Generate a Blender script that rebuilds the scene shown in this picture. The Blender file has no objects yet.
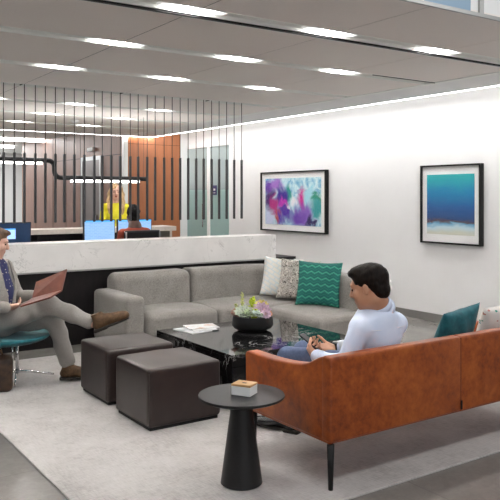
import bpy, bmesh, math, random
import numpy as np
from mathutils import Vector, Matrix
random.seed(7); np.random.seed(7)
S = bpy.context.scene
COL = S.collection
PI = math.pi
ZC = 2.74
# ---------------------------------------------------------------- camera, world, exposure
TH = math.atan(490 / 720)
cd = bpy.data.cameras.new('camera'); cam = bpy.data.objects.new('camera', cd); COL.objects.link(cam)
cam.location = (0, 0, 1.6); cam.rotation_euler = (PI / 2, 0, -TH)
cd.sensor_width = 36; cd.lens = 36 * 720 / 500; cd.shift_y = -0.108; cd.clip_end = 100
S.camera = cam
W = bpy.data.worlds.new('world'); S.world = W; W.use_nodes = True
W.node_tree.nodes['Background'].inputs[0].default_value = (0.96, 0.97, 1.0, 1)
W.node_tree.nodes['Background'].inputs[1].default_value = 0.1
S.view_settings.view_transform = 'Standard'; S.view_settings.look = 'None'
S.view_settings.gamma = 1; S.view_settings.use_curve_mapping = False
S.view_settings.exposure = 0.32
LENS = 145.0      # radiance of the ceiling light lenses
LED = 12.0        # radiance of the cove led strips
def area_lamp(name, loc, rot, sx, sy, power, color=(1, 1, 1)):
    l = bpy.data.lights.new(name, 'AREA'); l.shape = 'RECTANGLE'; l.size = sx; l.size_y = sy
    l.energy = power; l.color = color
    o = bpy.data.objects.new(name, l); COL.objects.link(o); o.location = loc; o.rotation_euler = rot
    return o
# daylight from the glazed side behind the camera, and the soft cove glow on the art wall
area_lamp('daylight', (1.0, -2.5, 2.2), (math.radians(92), 0, math.radians(-22)), 5, 2.4, 75, (0.96, 0.98, 1))
area_lamp('cove_glow', (6.72, 7.5, 2.92), (0, math.radians(18), 0), 0.25, 10, 52, (1, 0.99, 0.97))
area_lamp('raised_bay_fill', (3.2, 1.4, 3.45), (math.radians(12), 0, 0), 5, .5, 40)  # unseen lamp added to whiten the raised bay and fill the sofa back
area_lamp('corridor_fill', (7.9, 12.0, 2.78), (0, 0, 0), 0.6, 2.5, 22)  # added unseen lamp to brighten the corridor behind the glass
area_lamp('far_corridor_fill', (4.6, 16.5, 2.9), (0, 0, 0), 1.2, 5, 20)  # extra lamp out of view, added to brighten the brown wood wall
area_lamp('ceiling_fill', (3.9, 9.5, 2.08), (PI, 0, 0), 2.6, 0.3, 10)  # added light, no part of the pendant, that brightens the ceiling
area_lamp('far_hall_fill', (4.8, 21.5, 2.9), (0, 0, 0), 2, 3, 110)  # unseen fill light added over the far end of the hall

# ---------------------------------------------------------------- materials
MATS = {}
def mat(name, base=(.5, .5, .5), rough=.5, metal=0, emit=None, es=0, coat=0, alpha=1, trans=0, sheen=0, spec=None):
    m = bpy.data.materials.new(name); m.use_nodes = True
    b = m.node_tree.nodes['Principled BSDF']
    b.inputs['Base Color'].default_value = (*base, 1); b.inputs['Roughness'].default_value = rough
    b.inputs['Metallic'].default_value = metal; b.inputs['Coat Weight'].default_value = coat
    b.inputs['Coat Roughness'].default_value = .03
    b.inputs['Alpha'].default_value = alpha; b.inputs['Transmission Weight'].default_value = trans
    b.inputs['Sheen Weight'].default_value = sheen
    if spec is not None: b.inputs['Specular IOR Level'].default_value = spec
    if emit: b.inputs['Emission Color'].default_value = (*emit, 1); b.inputs['Emission Strength'].default_value = es
    MATS[name] = m
    return m
class N:
    """small node-graph helper"""
    def __init__(s, m): s.t = m.node_tree; s.b = s.t.nodes['Principled BSDF']
    def n(s, typ, **kw):
        x = s.t.nodes.new(typ)
        for k, v in kw.items():
            if k in x.inputs.keys() if hasattr(x.inputs, 'keys') else False: x.inputs[k].default_value = v
            else: setattr(x, k, v)
        return x
    def l(s, a, b): s.t.links.new(a, b)
    def co(s, kind='Object', scale=(1, 1, 1), rot=(0, 0, 0), loc=(0, 0, 0)):
        tc = s.n('ShaderNodeTexCoord'); mp = s.n('ShaderNodeMapping')
        s.l(tc.outputs[kind], mp.inputs[0])
        mp.inputs['Scale'].default_value = scale; mp.inputs['Rotation'].default_value = rot; mp.inputs['Location'].default_value = loc
        return mp.outputs[0]
    def noise(s, co, scale=5, detail=4, rough=.5, dist=0):
        x = s.n('ShaderNodeTexNoise'); s.l(co, x.inputs['Vector'])
        x.inputs['Scale'].default_value = scale; x.inputs['Detail'].default_value = detail
        x.inputs['Roughness'].default_value = rough; x.inputs['Distortion'].default_value = dist
        return x
    def ramp(s, fac, stops, interp='LINEAR'):
        r = s.n('ShaderNodeValToRGB'); cr = r.color_ramp; cr.interpolation = interp
        while len(cr.elements) < len(stops): cr.elements.new(0.5)
        for e, (p, c) in zip(cr.elements, stops):
            e.position = p; e.color = (*c, 1) if len(c) == 3 else c
        s.l(fac, r.inputs[0]); return r.outputs[0]
    def mix(s, fac, a, b, mode='MIX'):
        x = s.n('ShaderNodeMix'); x.data_type = 'RGBA'; x.blend_type = mode
        for v, i in ((fac, 0), (a, 6), (b, 7)):
            if hasattr(v, 'is_linked') or hasattr(v, 'links'): s.l(v, x.inputs[i])
            elif i == 0: x.inputs[0].default_value = v
            else: x.inputs[i].default_value = (*v, 1)
        return x.outputs[2]
    def math(s, op, a, b=None):
        x = s.n('ShaderNodeMath'); x.operation = op
        for i, v in enumerate((a, b)):
            if v is None: continue
            if isinstance(v, (int, float)): x.inputs[i].default_value = v
            else: s.l(v, x.inputs[i])
        return x.outputs[0]
    def bump(s, h, strength=.2, dist=.01):
        x = s.n('ShaderNodeBump'); x.inputs['Strength'].default_value = strength; x.inputs['Distance'].default_value = dist
        s.l(h, x.inputs['Height']); s.l(x.outputs[0], s.b.inputs['Normal'])
    def color(s, c): s.l(c, s.b.inputs['Base Color'])

def noisy(name, c1, c2, scale, rough=.6, bump=0, bscale=None, bdist=.005, stretch=(1, 1, 1), **kw):
    m = mat(name, c1, rough, **kw); g = N(m); co = g.co(scale=stretch)
    n = g.noise(co, scale, 5, .6); g.color(g.ramp(n.outputs['Fac'], [(.3, c1), (.7, c2)]))
    if bump:
        n2 = g.noise(co, bscale or scale, 3); g.bump(n2.outputs['Fac'], bump, bdist)
    return m
white_wall = noisy('white_wall', (.80, .795, .79), (.83, .825, .82), 2, .7)
white_plaster = mat('white_plaster', (.86, .86, .85), .7)
ceil_m = noisy('ceiling_panel', (.86, .80, .75), (.89, .83, .78), 60, .55)
dark_gap = mat('dark_gap', (.02, .018, .016), .8)
channel_m = mat('channel_metal', (.90, .91, .87), .5)
channel_w = mat('channel_white', (.8, .8, .79), .4)
lens_m = mat('lens_glow', (1, 1, 1), .5, emit=(1, .985, .96), es=LENS)
g = N(lens_m); sx_ = g.n('ShaderNodeSeparateXYZ'); g.l(g.co('Generated'), sx_.inputs[0])
fall = g.ramp(g.math('ABSOLUTE', g.math('SUBTRACT', sx_.outputs['X'], .5)), [(.12, (1, 1, 1)), (.26, (.14,) * 3), (.38, (.012,) * 3), (.5, (.002,) * 3)])
g.l(g.math('MULTIPLY', fall, LENS), g.b.inputs['Emission Strength'])   # the diffuser fades towards both ends of each lamp
led_m = mat('led_glow', (1, 1, 1), .5, emit=(1, .985, .975), es=LED)
pend_m = mat('pendant_glow', (1, 1, 1), .5, emit=(1, .97, .92), es=6)
black_metal = mat('black_metal', (.018, .017, .017), .45)
rod_m = mat('rod_metal', (.035, .034, .037), .5)
wire_m = mat('wire_metal', (.06, .05, .045), .5, .3)
chrome = mat('chrome', (.75, .75, .76), .12, 1)
steel_grey = mat('grey_metal', (.38, .38, .37), .35, .6)
matte_black = mat('matte_black', (.010, .0095, .010), .5, spec=.3)
table_black = mat('side_table_black', (.014, .013, .0135), .42, spec=.35)
bowl_black = mat('bowl_black', (.008, .008, .008), .55, spec=.3)
frame_black = mat('frame_black', (.006, .006, .006), .4, spec=.25)
mat_white = mat('mount_white', (.85, .84, .83), .6)
glass_f = mat('glass_pane', (.55, .66, .66), .08, alpha=.55)
glass_low = mat('glass_frosted', (.36, .55, .53), .35, alpha=.85)
screen_blue = mat('screen_blue', (.1, .2, .35), .3, emit=(.30, .52, .88), es=.75)
g = N(screen_blue); br = g.n('ShaderNodeTexBrick'); g.l(g.co(rot=(PI / 2, 0, 0)), br.inputs['Vector'])
br.inputs['Scale'].default_value = 1; br.inputs['Brick Width'].default_value = .06; br.inputs['Row Height'].default_value = .022; br.inputs['Mortar Size'].default_value = .0045; br.inputs['Bias'].default_value = -.3
br.inputs['Color1'].default_value = (.30, .52, .88, 1); br.inputs['Color2'].default_value = (.22, .42, .74, 1); br.inputs['Mortar'].default_value = (.36, .58, .92, 1); g.l(br.outputs['Color'], g.b.inputs['Emission Color'])
screen_navy = mat('screen_navy', (.01, .03, .08), .3, emit=(.02, .05, .11), es=.28)
icon_blue = mat('screen_window', (.3, .5, .8), .3, emit=(.45, .65, .95), es=.8)
icon_bar = mat('screen_bar', (.1, .4, .8), .3, emit=(.05, .3, .75), es=.8)
win_glow = mat('daylit_window', (1, 1, 1), .5, emit=(1, .985, .96), es=1.0)

def floor_material():
    m = mat('polished_floor', (.2, .2, .19), .18); g = N(m); co = g.co()
    n = g.noise(co, 1.3, 8, .65, .6); n2 = g.noise(co, 14, 5, .7, 1.5)
    c = g.mix(n2.outputs['Fac'], (.20, .19, .175), (.32, .305, .285))
    c2 = g.ramp(n.outputs['Fac'], [(.3, (.80, .80, .80)), (.7, (1.1, 1.09, 1.07))])
    c = g.mix(1.0, c, c2, 'MULTIPLY')
    br = g.n('ShaderNodeTexBrick'); g.l(co, br.inputs['Vector'])
    br.offset = 0; br.inputs['Scale'].default_value = 1; br.inputs['Mortar Size'].default_value = .004
    br.inputs['Brick Width'].default_value = 1.22; br.inputs['Row Height'].default_value = 1.22
    br.inputs['Color1'].default_value = (1, 1, 1, 1); br.inputs['Color2'].default_value = (.96, .96, .96, 1); br.inputs['Mortar'].default_value = (.8, .8, .8, 1)
    c = g.mix(1.0, c, br.outputs['Color'], 'MULTIPLY'); g.color(c)
    g.l(g.ramp(n.outputs['Fac'], [(.3, (.13,) * 3), (.7, (.24,) * 3)]), g.b.inputs['Roughness'])
    return m
floor_m = floor_material()
def rug_material():
    m = mat('rug_wool', (.6, .58, .56), .95, sheen=.2); g = N(m); co = g.co()
    a = g.noise(g.co(scale=(1, 7, 1)), 14, 5, .7); b = g.noise(g.co(scale=(7, 1, 1)), 14, 5, .7); c = g.noise(co, 2.2, 5, .6)
    v = g.math('ADD', a.outputs['Fac'], b.outputs['Fac']); v = g.math('MULTIPLY', v, .5)
    v = g.math('ADD', g.math('MULTIPLY', v, .6), g.math('MULTIPLY', c.outputs['Fac'], .4))
    g.color(g.ramp(v, [(.38, (.36, .335, .32)), (.5, (.54, .51, .49)), (.62, (.64, .61, .59))]))
    f = g.noise(co, 350, 2); g.bump(f.outputs['Fac'], .5, .004)
    return m
rug_m = rug_material()
def marble(name, base, vein, scale, width, rough, dist=1.6, coat=0, mottle=.1):
    m = mat(name, base, rough, coat=coat); g = N(m); co = g.co(rot=(.4, .5, .6))
    n = g.noise(co, scale, 7, .62, dist)
    v = g.math('ABSOLUTE', g.math('SUBTRACT', n.outputs['Fac'], .5))
    f = g.ramp(v, [(0, (1, 1, 1)), (width, (0, 0, 0))])
    k = g.noise(co, scale * .8, 3, .5); f2 = g.ramp(k.outputs['Fac'], [(.48, (0, 0, 0)), (.66, (1, 1, 1))])
    fm = g.mix(1.0, f, f2, 'MULTIPLY')
    mo = g.noise(co, 3, 4); b2 = tuple(min(1, c * (1 - mottle)) for c in base)
    bc = g.ramp(mo.outputs['Fac'], [(.35, b2), (.65, base)])
    g.color(g.mix(fm, bc, vein)); return m
quartz = marble('white_quartz', (.78, .755, .735), (.34, .32, .31), 1.9, .016, .3, 2.4)
black_marble = marble('black_marble', (.006, .0055, .006), (.42, .41, .40), 3.4, .022, .05, 1.8, mottle=.3)
def leather_material():
    m = mat('cognac_leather', (.4, .12, .03), .4, spec=.5); g = N(m); co = g.co()
    n = g.noise(co, 3.2, 8, .68, .4); n2 = g.noise(co, 22, 6, .7)
    v = g.math('ADD', g.math('MULTIPLY', n.outputs['Fac'], .55), g.math('MULTIPLY', n2.outputs['Fac'], .45))
    g.color(g.ramp(v, [(.36, (.16, .028, .005)), (.5, (.33, .069, .010)), (.64, (.47, .122, .021))]))
    b = g.noise(co, 160, 4); g.bump(b.outputs['Fac'], .18, .003)
    g.l(g.ramp(n2.outputs['Fac'], [(.3, (.34,) * 3), (.7, (.5,) * 3)]), g.b.inputs['Roughness']); return m
cognac = leather_material()
def fabric(name, c1, c2, scale=220, rough=.95, bump=.5):
    m = mat(name, c1, rough, sheen=.15); g = N(m); co = g.co()
    n = g.noise(co, scale, 3, .7); w = g.noise(co, 6, 4)
    v = g.math('ADD', g.math('MULTIPLY', n.outputs['Fac'], .8), g.math('MULTIPLY', w.outputs['Fac'], .2))
    g.color(g.ramp(v, [(.35, c1), (.65, c2)])); g.bump(n.outputs['Fac'], bump, .003); return m
grey_fab = fabric('grey_tweed', (.145, .132, .12), (.36, .335, .31), 150)
brown_leather = noisy('dark_brown_leather', (.026, .016, .0145), (.036, .023, .020), 8, .36, .12, 120, .003)
teal_vel = noisy('teal_velvet', (.0, .075, .10), (.006, .15, .18), 25, .75, .2, 60, sheen=.15)
suit_m = fabric('light_grey_suit', (.20, .185, .17), (.38, .355, .33), 260, .9, .3)
blue_shirt = noisy('pale_blue_shirt', (.64, .72, .90), (.74, .80, .95), 8, .8)
cuff_m = mat('white_cuff', (.78, .8, .86), .8)
jean_m = noisy('blue_trousers', (.07, .10, .19), (.11, .15, .26), 60, .85)
skin_m = noisy('skin', (.50, .245, .145), (.57, .29, .175), 20, .5)
skin_fair = noisy('skin_fair', (.62, .36, .27), (.68, .41, .31), 20, .5)
skin_dark = noisy('skin_dark', (.10, .05, .035), (.14, .07, .05), 20, .5)
lip_m = mat('lips', (.42, .13, .10), .45)
hair_dark = noisy('hair_dark', (.005, .0035, .003), (.016, .010, .007), 60, .5, .4, 140, .004, stretch=(1, 1, .25), spec=.12)
hair_brown = noisy('hair_brown', (.07, .035, .018), (.15, .08, .04), 60, .5, .5, 140, .004, stretch=(1, 1, .25))
hair_blonde = noisy('hair_blonde', (.30, .17, .07), (.68, .46, .24), 40, .5, .5, 60, .01, stretch=(1, 1, .2))
hair_black = mat('hair_black', (.004, .003, .003), .7, spec=.2)
eye_m = mat('eye_dark', (.05, .03, .02), .15)
shoe_brown = noisy('brown_suede', (.06, .03, .013), (.13, .07, .03), 40, .8)
shoe_black = mat('black_shoe_leather', (.010, .010, .011), .25)
sole_m = mat('dark_sole', (.02, .014, .01), .7)
lace_m = mat('boot_lace', (.24, .19, .14), .7)
yellow_m = noisy('yellow_knit', (.80, .72, .02), (.90, .82, .05), 20, .8)
red_m = noisy('rust_red_shirt', (.36, .06, .03), (.42, .08, .04), 20, .8)
folder_m = noisy('reddish_leather', (.10, .026, .014), (.18, .05, .028), 12, .35, .2, 100)
paper_m = mat('paper', (.85, .85, .83), .7)
bamboo = noisy('pale_wood_lid', (.58, .33, .13), (.68, .42, .19), 10, .5, stretch=(1, 8, 1))
box_white = mat('white_box', (.92, .93, .91), .5)
desk_top = noisy('greige_worktop', (.50, .45, .40), (.57, .52, .47), 20, .5, stretch=(1, 8, 1))
dark_cab = mat('dark_cabinet', (.010, .008, .008), .5, spec=.3)
screen_case = mat('monitor_case', (.02, .02, .025), .4)
counter_base = noisy('black_wood_panel', (.005, .004, .0045), (.011, .008, .008), 20, .55, stretch=(1, 1, .2), spec=.25)
def wood(name, a, b):
    m = mat(name, a, .45); g = N(m); n = g.noise(g.co(scale=(12, 12, .7)), 3, 5, .6, .3)
    g.color(g.ramp(n.outputs['Fac'], [(.3, a), (.7, b)])); return m
wood_orange = wood('orange_veneer', (.33, .115, .045), (.40, .145, .06))
wood_brown = wood('brown_veneer', (.16, .062, .034), (.24, .105, .060))
def rect_mask(): pass

# ---------------------------------------------------------------- object helpers
def setp(o, label=None, cat=None, group=None, kind=None):
    if label: o['label'] = label
    if cat: o['category'] = cat
    if group: o['group'] = group
    if kind: o['kind'] = kind
    return o
def thing(name, label, cat, loc=(0, 0, 0), rz=0, group=None):
    o = bpy.data.objects.new(name, None); COL.objects.link(o); o.empty_display_size = .1
    o.location = loc; o.rotation_euler = (0, 0, rz); return setp(o, label, cat, group)
def link(name, me, material, parent=None, world=True, smooth=False, label=None, loc=None):
    """one mesh object. With world=True the vertices are in world space and get moved into the parent's frame"""
    for m in (material if isinstance(material, (list, tuple)) else [material]): me.materials.append(m)
    if smooth:
        for p in me.polygons: p.use_smooth = True
    o = bpy.data.objects.new(name, me); COL.objects.link(o)
    if parent:
        o.parent = parent
        if world:
            mw = parent_matrix(parent).inverted(); me.transform(mw)
    elif world and len(me.vertices):
        # origin at the base centre of the thing
        co = np.empty(len(me.vertices) * 3); me.vertices.foreach_get('co', co); co = co.reshape(-1, 3)
        c = (co.min(0) + co.max(0)) / 2; c[2] = co[:, 2].min()
        me.transform(Matrix.Translation(-Vector(c))); o.location = c
    if label: o['label'] = label
    return o
def parent_matrix(p):
    m = Matrix.LocRotScale(p.location, p.rotation_euler, p.scale)
    return parent_matrix(p.parent) @ m if p.parent else m
class MB:
    def __init__(s): s.bm = bmesh.new()
    def merge(s, b2):
        me = bpy.data.meshes.new('t'); b2.to_mesh(me); b2.free(); s.bm.from_mesh(me); bpy.data.meshes.remove(me); return s
    def box(s, x0, x1, y0, y1, z0, z1, r=0, seg=2, M=None, mi=0):
        b = bmesh.new(); bmesh.ops.create_cube(b, size=1)
        for v in b.verts: v.co = Vector(((x0 + x1) / 2 + v.co.x * (x1 - x0), (y0 + y1) / 2 + v.co.y * (y1 - y0), (z0 + z1) / 2 + v.co.z * (z1 - z0)))
        if r: bmesh.ops.bevel(b, geom=b.edges[:], offset=r, segments=seg, affect='EDGES', profile=.5)
        if M: bmesh.ops.transform(b, matrix=M, verts=b.verts)
        for f in b.faces: f.material_index = mi
        return s.merge(b)
    def tube(s, pts, r, n=10, caps=True):
        pts = [Vector(p) for p in pts]; rs = r if isinstance(r, (list, tuple)) else [r] * len(pts)
        b = bmesh.new(); rings = []; up = None
        for i, p in enumerate(pts):
            t = (pts[min(i + 1, len(pts) - 1)] - pts[max(i - 1, 0)]).normalized()
            if up is None: up = t.orthogonal().normalized()
            else: up = (up - t * up.dot(t)).normalized()
            q = t.cross(up)
            rings.append([b.verts.new(p + (up * math.cos(a) + q * math.sin(a)) * rs[i]) for a in [2 * PI * k / n for k in range(n)]])
        for a, c in zip(rings, rings[1:]):
            for k in range(n): b.faces.new((a[k], a[(k + 1) % n], c[(k + 1) % n], c[k]))
        if caps: b.faces.new(rings[0][::-1]); b.faces.new(rings[-1])
        bmesh.ops.recalc_face_normals(b, faces=b.faces); return s.merge(b)
    def lathe(s, prof, c, n=48):
        b = bmesh.new(); rings = []
        for r, z in prof:
            if r < 1e-5: rings.append([b.verts.new((c[0], c[1], c[2] + z))])
            else: rings.append([b.verts.new((c[0] + r * math.cos(2 * PI * k / n), c[1] + r * math.sin(2 * PI * k / n), c[2] + z)) for k in range(n)])
        for a, d in zip(rings, rings[1:]):
            for k in range(n):
                q = [a[k % len(a)], a[(k + 1) % len(a)], d[(k + 1) % len(d)], d[k % len(d)]]
                u = []
                for v in q:
                    if v not in u: u.append(v)
                if len(u) > 2: b.faces.new(u)
        bmesh.ops.recalc_face_normals(b, faces=b.faces); return s.merge(b)
    def prism(s, poly, a, d, r=0, seg=2):
        """poly: 3D points (planar); extruded by vector d"""
        b = bmesh.new(); d = Vector(d); v0 = [b.verts.new(Vector(p)) for p in poly]; v1 = [b.verts.new(Vector(p) + d) for p in poly]; n = len(poly)
        b.faces.new(v0[::-1]); b.faces.new(v1)
        for k in range(n): b.faces.new((v0[k], v0[(k + 1) % n], v1[(k + 1) % n], v1[k]))
        bmesh.ops.recalc_face_normals(b, faces=b.faces)
        if r: bmesh.ops.bevel(b, geom=b.edges[:], offset=r, segments=seg, affect='EDGES', profile=.5)
        return s.merge(b)
    def slab(s, p, t):
        """four corners + thickness along the normal"""
        p = [Vector(q) for q in p]; n = (p[1] - p[0]).cross(p[2] - p[0]).normalized(); return s.prism(p, None, n * t)
    def build(s, name, material, parent=None, smooth=False, label=None, auto=False):
        me = bpy.data.meshes.new(name); s.bm.to_mesh(me); s.bm.free()
        o = link(name, me, material, parent, True, smooth or auto, label)
        if auto: me.set_sharp_from_angle(angle=math.radians(40))
        return o
def struct(name, mb, material):
    o = mb.build(name, material); o['kind'] = 'structure'; return o

# ---------------------------------------------------------------- implicit surfaces (numpy surface nets)
class Field:
    def __init__(s, lo, hi, h):
        s.lo = np.array(lo, float); s.h = h; s.n = np.ceil((np.array(hi) - s.lo) / h).astype(int) + 1
        s.v = np.full(s.n, 1.0, np.float32)
        s.ax = [s.lo[i] + h * np.arange(s.n[i]) for i in range(3)]
    def _sl(s, lo, hi):
        a = np.clip(np.floor((np.array(lo) - s.lo) / s.h).astype(int), 0, s.n); b = np.clip(np.ceil((np.array(hi) - s.lo) / s.h).astype(int) + 1, 0, s.n)
        sl = tuple(slice(a[i], b[i]) for i in range(3))
        P = np.meshgrid(*[s.ax[i][sl[i]] for i in range(3)], indexing='ij'); return sl, np.stack(P, -1)
    def _join(s, sl, d, k, sub):
        if d.size == 0: return
        a = s.v[sl]
        if sub: d = -d; hh = np.clip(.5 - .5 * (a - d) / k, 0, 1); s.v[sl] = a * (1 - hh) + d * hh + k * hh * (1 - hh)
        else: hh = np.clip(.5 + .5 * (a - d) / k, 0, 1); s.v[sl] = a * (1 - hh) + d * hh - k * hh * (1 - hh)
    def cap(s, a, b, ra, rb=None, k=.02, sub=False, flat=None):
        rb = ra if rb is None else rb; a = np.array(a, float); b = np.array(b, float); m = max(ra, rb) + k + 3 * s.h
        sl, P = s._sl(np.minimum(a, b) - m, np.maximum(a, b) + m); ab = b - a
        t = np.clip(((P - a) @ ab) / max(ab @ ab, 1e-9), 0, 1)
        s._join(sl, np.linalg.norm(P - a - t[..., None] * ab, axis=-1) - (ra + (rb - ra) * t), k, sub); return s
    def chain(s, pts, rs, k=.02):
        for i in range(len(pts) - 1): s.cap(pts[i], pts[i + 1], rs[i], rs[i + 1], k)
        return s
    def ell(s, c, r, R=None, k=.02, sub=False):
        c = np.array(c, float); r = np.array(r, float); m = max(r) + k + 3 * s.h; sl, P = s._sl(c - m, c + m); q = P - c
        if R is not None: q = q @ R
        k0 = np.linalg.norm(q / r, axis=-1); k1 = np.linalg.norm(q / r ** 2, axis=-1) + 1e-9
        s._join(sl, k0 * (k0 - 1) / k1, k, sub); return s
    def box(s, c, half, rr, R=None, k=.01, sub=False):
        c = np.array(c, float); half = np.array(half, float); m = np.linalg.norm(half) + k + 3 * s.h; sl, P = s._sl(c - m, c + m); q = P - c
        if R is not None: q = q @ R
        q = np.abs(q) - (half - rr); d = np.linalg.norm(np.maximum(q, 0), axis=-1) + np.minimum(q.max(-1), 0) - rr
        s._join(sl, d, k, sub); return s
    def cut(s, point, normal):
        P = np.meshgrid(*s.ax, indexing='ij'); n = np.array(normal, float); n /= np.linalg.norm(n)
        d = sum((P[i] - point[i]) * n[i] for i in range(3)); s.v = np.maximum(s.v, d.astype(np.float32)); return s
    def wrinkle(s, amp, freq, seed=0):
        rg = np.random.RandomState(seed); P = np.meshgrid(*s.ax, indexing='ij')
        for _ in range(4):
            d = rg.normal(size=3); d /= np.linalg.norm(d); d *= freq * rg.uniform(.6, 1.6)
            s.v += (amp / 2.5) * np.sin(d[0] * P[0] + d[1] * P[1] + d[2] * P[2] + 1.3 * np.sin(d[1] * P[0] * .7 + d[2] * P[1] * .6) + rg.uniform(0, 6)).astype(np.float32)
        return s
    def mesh(s, name):
        v = s.v; n = s.n; inside = v < 0
        c = np.zeros(tuple(n - 1), np.int8)
        offs = [(i, j, k) for i in (0, 1) for j in (0, 1) for k in (0, 1)]
        for o in offs: c += inside[o[0]:n[0] - 1 + o[0], o[1]:n[1] - 1 + o[1], o[2]:n[2] - 1 + o[2]]
        act = np.argwhere((c > 0) & (c < 8)); idx = np.full(tuple(n - 1), -1, np.int64); idx[tuple(act.T)] = np.arange(len(act))
        acc = np.zeros((len(act), 3)); cnt = np.zeros(len(act))
        for o in offs:
            for ax in range(3):
                if o[ax]: continue
                o2 = list(o); o2[ax] = 1
                A = v[tuple((act + o).T)]; B = v[tuple((act + o2).T)]; m = (A < 0) != (B < 0)
                t = np.where(m, A / np.where(m, A - B, 1), 0); p = np.tile(np.array(o, float), (len(act), 1)); p[:, ax] = t
                acc += p * m[:, None]; cnt += m
        verts = s.lo + s.h * (act + acc / cnt[:, None]); faces = []
        for ax in range(3):
            b1, b2 = (ax + 1) % 3, (ax + 2) % 3
            sl1 = [slice(None)] * 3; sl2 = [slice(None)] * 3; sl1[ax] = slice(0, -1); sl2[ax] = slice(1, None)
            A = inside[tuple(sl1)]; B = inside[tuple(sl2)]
            for flip, M in ((False, A & ~B), (True, B & ~A)):
                e = np.argwhere(M); e = e[(e[:, b1] > 0) & (e[:, b2] > 0) & (e[:, b1] < n[b1] - 1) & (e[:, b2] < n[b2] - 1)]
                if not len(e): continue
                u1 = np.zeros(3, int); u1[b1] = 1; u2 = np.zeros(3, int); u2[b2] = 1
                q = np.stack([idx[tuple((e - u1 - u2).T)], idx[tuple((e - u2).T)], idx[tuple(e.T)], idx[tuple((e - u1).T)]], 1)
                if flip: q = q[:, ::-1]
                faces.append(q)
        F = np.concatenate(faces); F = F[(F >= 0).all(1)]
        me = bpy.data.meshes.new(name); me.vertices.add(len(verts)); me.vertices.foreach_set('co', verts.astype(np.float32).ravel())
        me.loops.add(F.size); me.loops.foreach_set('vertex_index', F.ravel().astype(np.int32))
        me.polygons.add(len(F)); me.polygons.foreach_set('loop_start', np.arange(0, F.size, 4, dtype=np.int32)); me.polygons.foreach_set('loop_total', np.full(len(F), 4, np.int32))
        me.update(calc_edges=True); me.validate(); return me
    def build(s, name, material, parent=None, label=None, paint=None):
        me = s.mesh(name)
        if paint:
            cc = np.empty(len(me.polygons) * 3, np.float32); me.polygons.foreach_get('center', cc); cc = cc.reshape(-1, 3)
            me.polygons.foreach_set('material_index', paint(cc).astype(np.int32))
        return link(name, me, material, parent, True, True, label)
def V(*a): return np.array(a, float)
def basis(fwd, up=(0, 0, 1)):
    f = V(*fwd); f /= np.linalg.norm(f); s_ = np.cross(f, V(*up)); s_ /= np.linalg.norm(s_); u = np.cross(s_, f)
    return np.stack([s_, f, u], 1)      # columns: right side, forward, up

# ================================================================ THE ROOM
struct('floor', MB().box(-3, 9, -3, 26, -.1, 0), floor_m)
slots = [3.85, 5.0, 6.21, 7.42, 8.6, 9.82, 11.1]     # centre of each light channel
HWS = .08
# ceiling panels with open joints, between the light channels
mb = MB(); ys = [2.95] + [y for s_ in slots for y in (s_ - HWS, s_ + HWS)] + [12.55]
xs = [-2.22, -1.11, 0, 1.11, 2.22, 3.335, 4.45, 5.6]
for i in range(0, len(ys), 2):
    for x0, x1 in zip(xs, xs[1:]): mb.box(x0 + .004, x1 - .004, ys[i], ys[i + 1], ZC, ZC + .03)
struct('ceiling', mb, ceil_m)
mb = MB()
for x in xs[1:-1]: mb.box(x - .004, x + .004, 2.95, 12.55, ZC + .002, ZC + .012)
struct('trim_7', mb, dark_gap)
struct('ceiling_void', MB().box(-2.22, 6.28, 2.98, 12.6, ZC + .075, ZC + .1), dark_gap)
struct('trim_1', MB().box(5.6, 5.68, 2.95, 12.55, ZC - .004, ZC + .03), channel_m)
mb = MB().box(5.68, 6.28, 2.95, 12.6, ZC, ZC + .05); mb.box(-2.22, 5.68, 12.55, 12.62, ZC, ZC + .05); struct('ceiling_border', mb, white_plaster)
struct('ceiling_cove', MB().box(6.2, 7.3, 2.9, 12.7, 3.0, 3.05).box(-2.2, 7.3, 12.7, 24, 3.0, 3.05), white_plaster)
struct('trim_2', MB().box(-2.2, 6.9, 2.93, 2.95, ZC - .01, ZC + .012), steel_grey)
# raised bay wall; its strips are coloured to imitate reflections in the fascia
mb = MB(); mb.box(-2.2, 7.1, 2.95, 2.98, ZC + .03, 3.5); struct('wall_front', mb, white_plaster)
for a, b, m, lab in ((3.24, 3.66, mat('blue_reflection', (.20, .33, .46), .3), 'blue'), (3.75, 3.79, steel_grey, 'grey'), (2.6, 3.24, channel_m, 'silver')):
    o = MB().box(a, b, 2.935, 2.948, ZC + .012, ZC + .11).build('fascia_reflection', m); setp(o, lab + ' painted reflection strip on the ceiling edge at upper right of the picture', 'painted reflection')
for n_, (x0, x1, y0, y1) in enumerate(((6.28, 6.33, 2.95, 12.65), (-2.2, 6.33, 12.62, 12.67))):
    o = MB().box(x0, x1, y0, y1, ZC, ZC + .035).build('led_strip', led_m)
    setp(o, ['bright led strip running along the cove beside the white art wall', 'bright led strip crossing in front of the wood panelled wall'][n_], 'light')
for n_, y in enumerate((17.6, 20.2, 22.6)):
    o = MB().box(0, 5.85, y, y + .07, 2.93, 2.99).build('led_strip', led_m)
    setp(o, ['nearest', 'middle', 'farthest'][n_] + ' bright bar light on the far left corridor ceiling', 'light')
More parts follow.
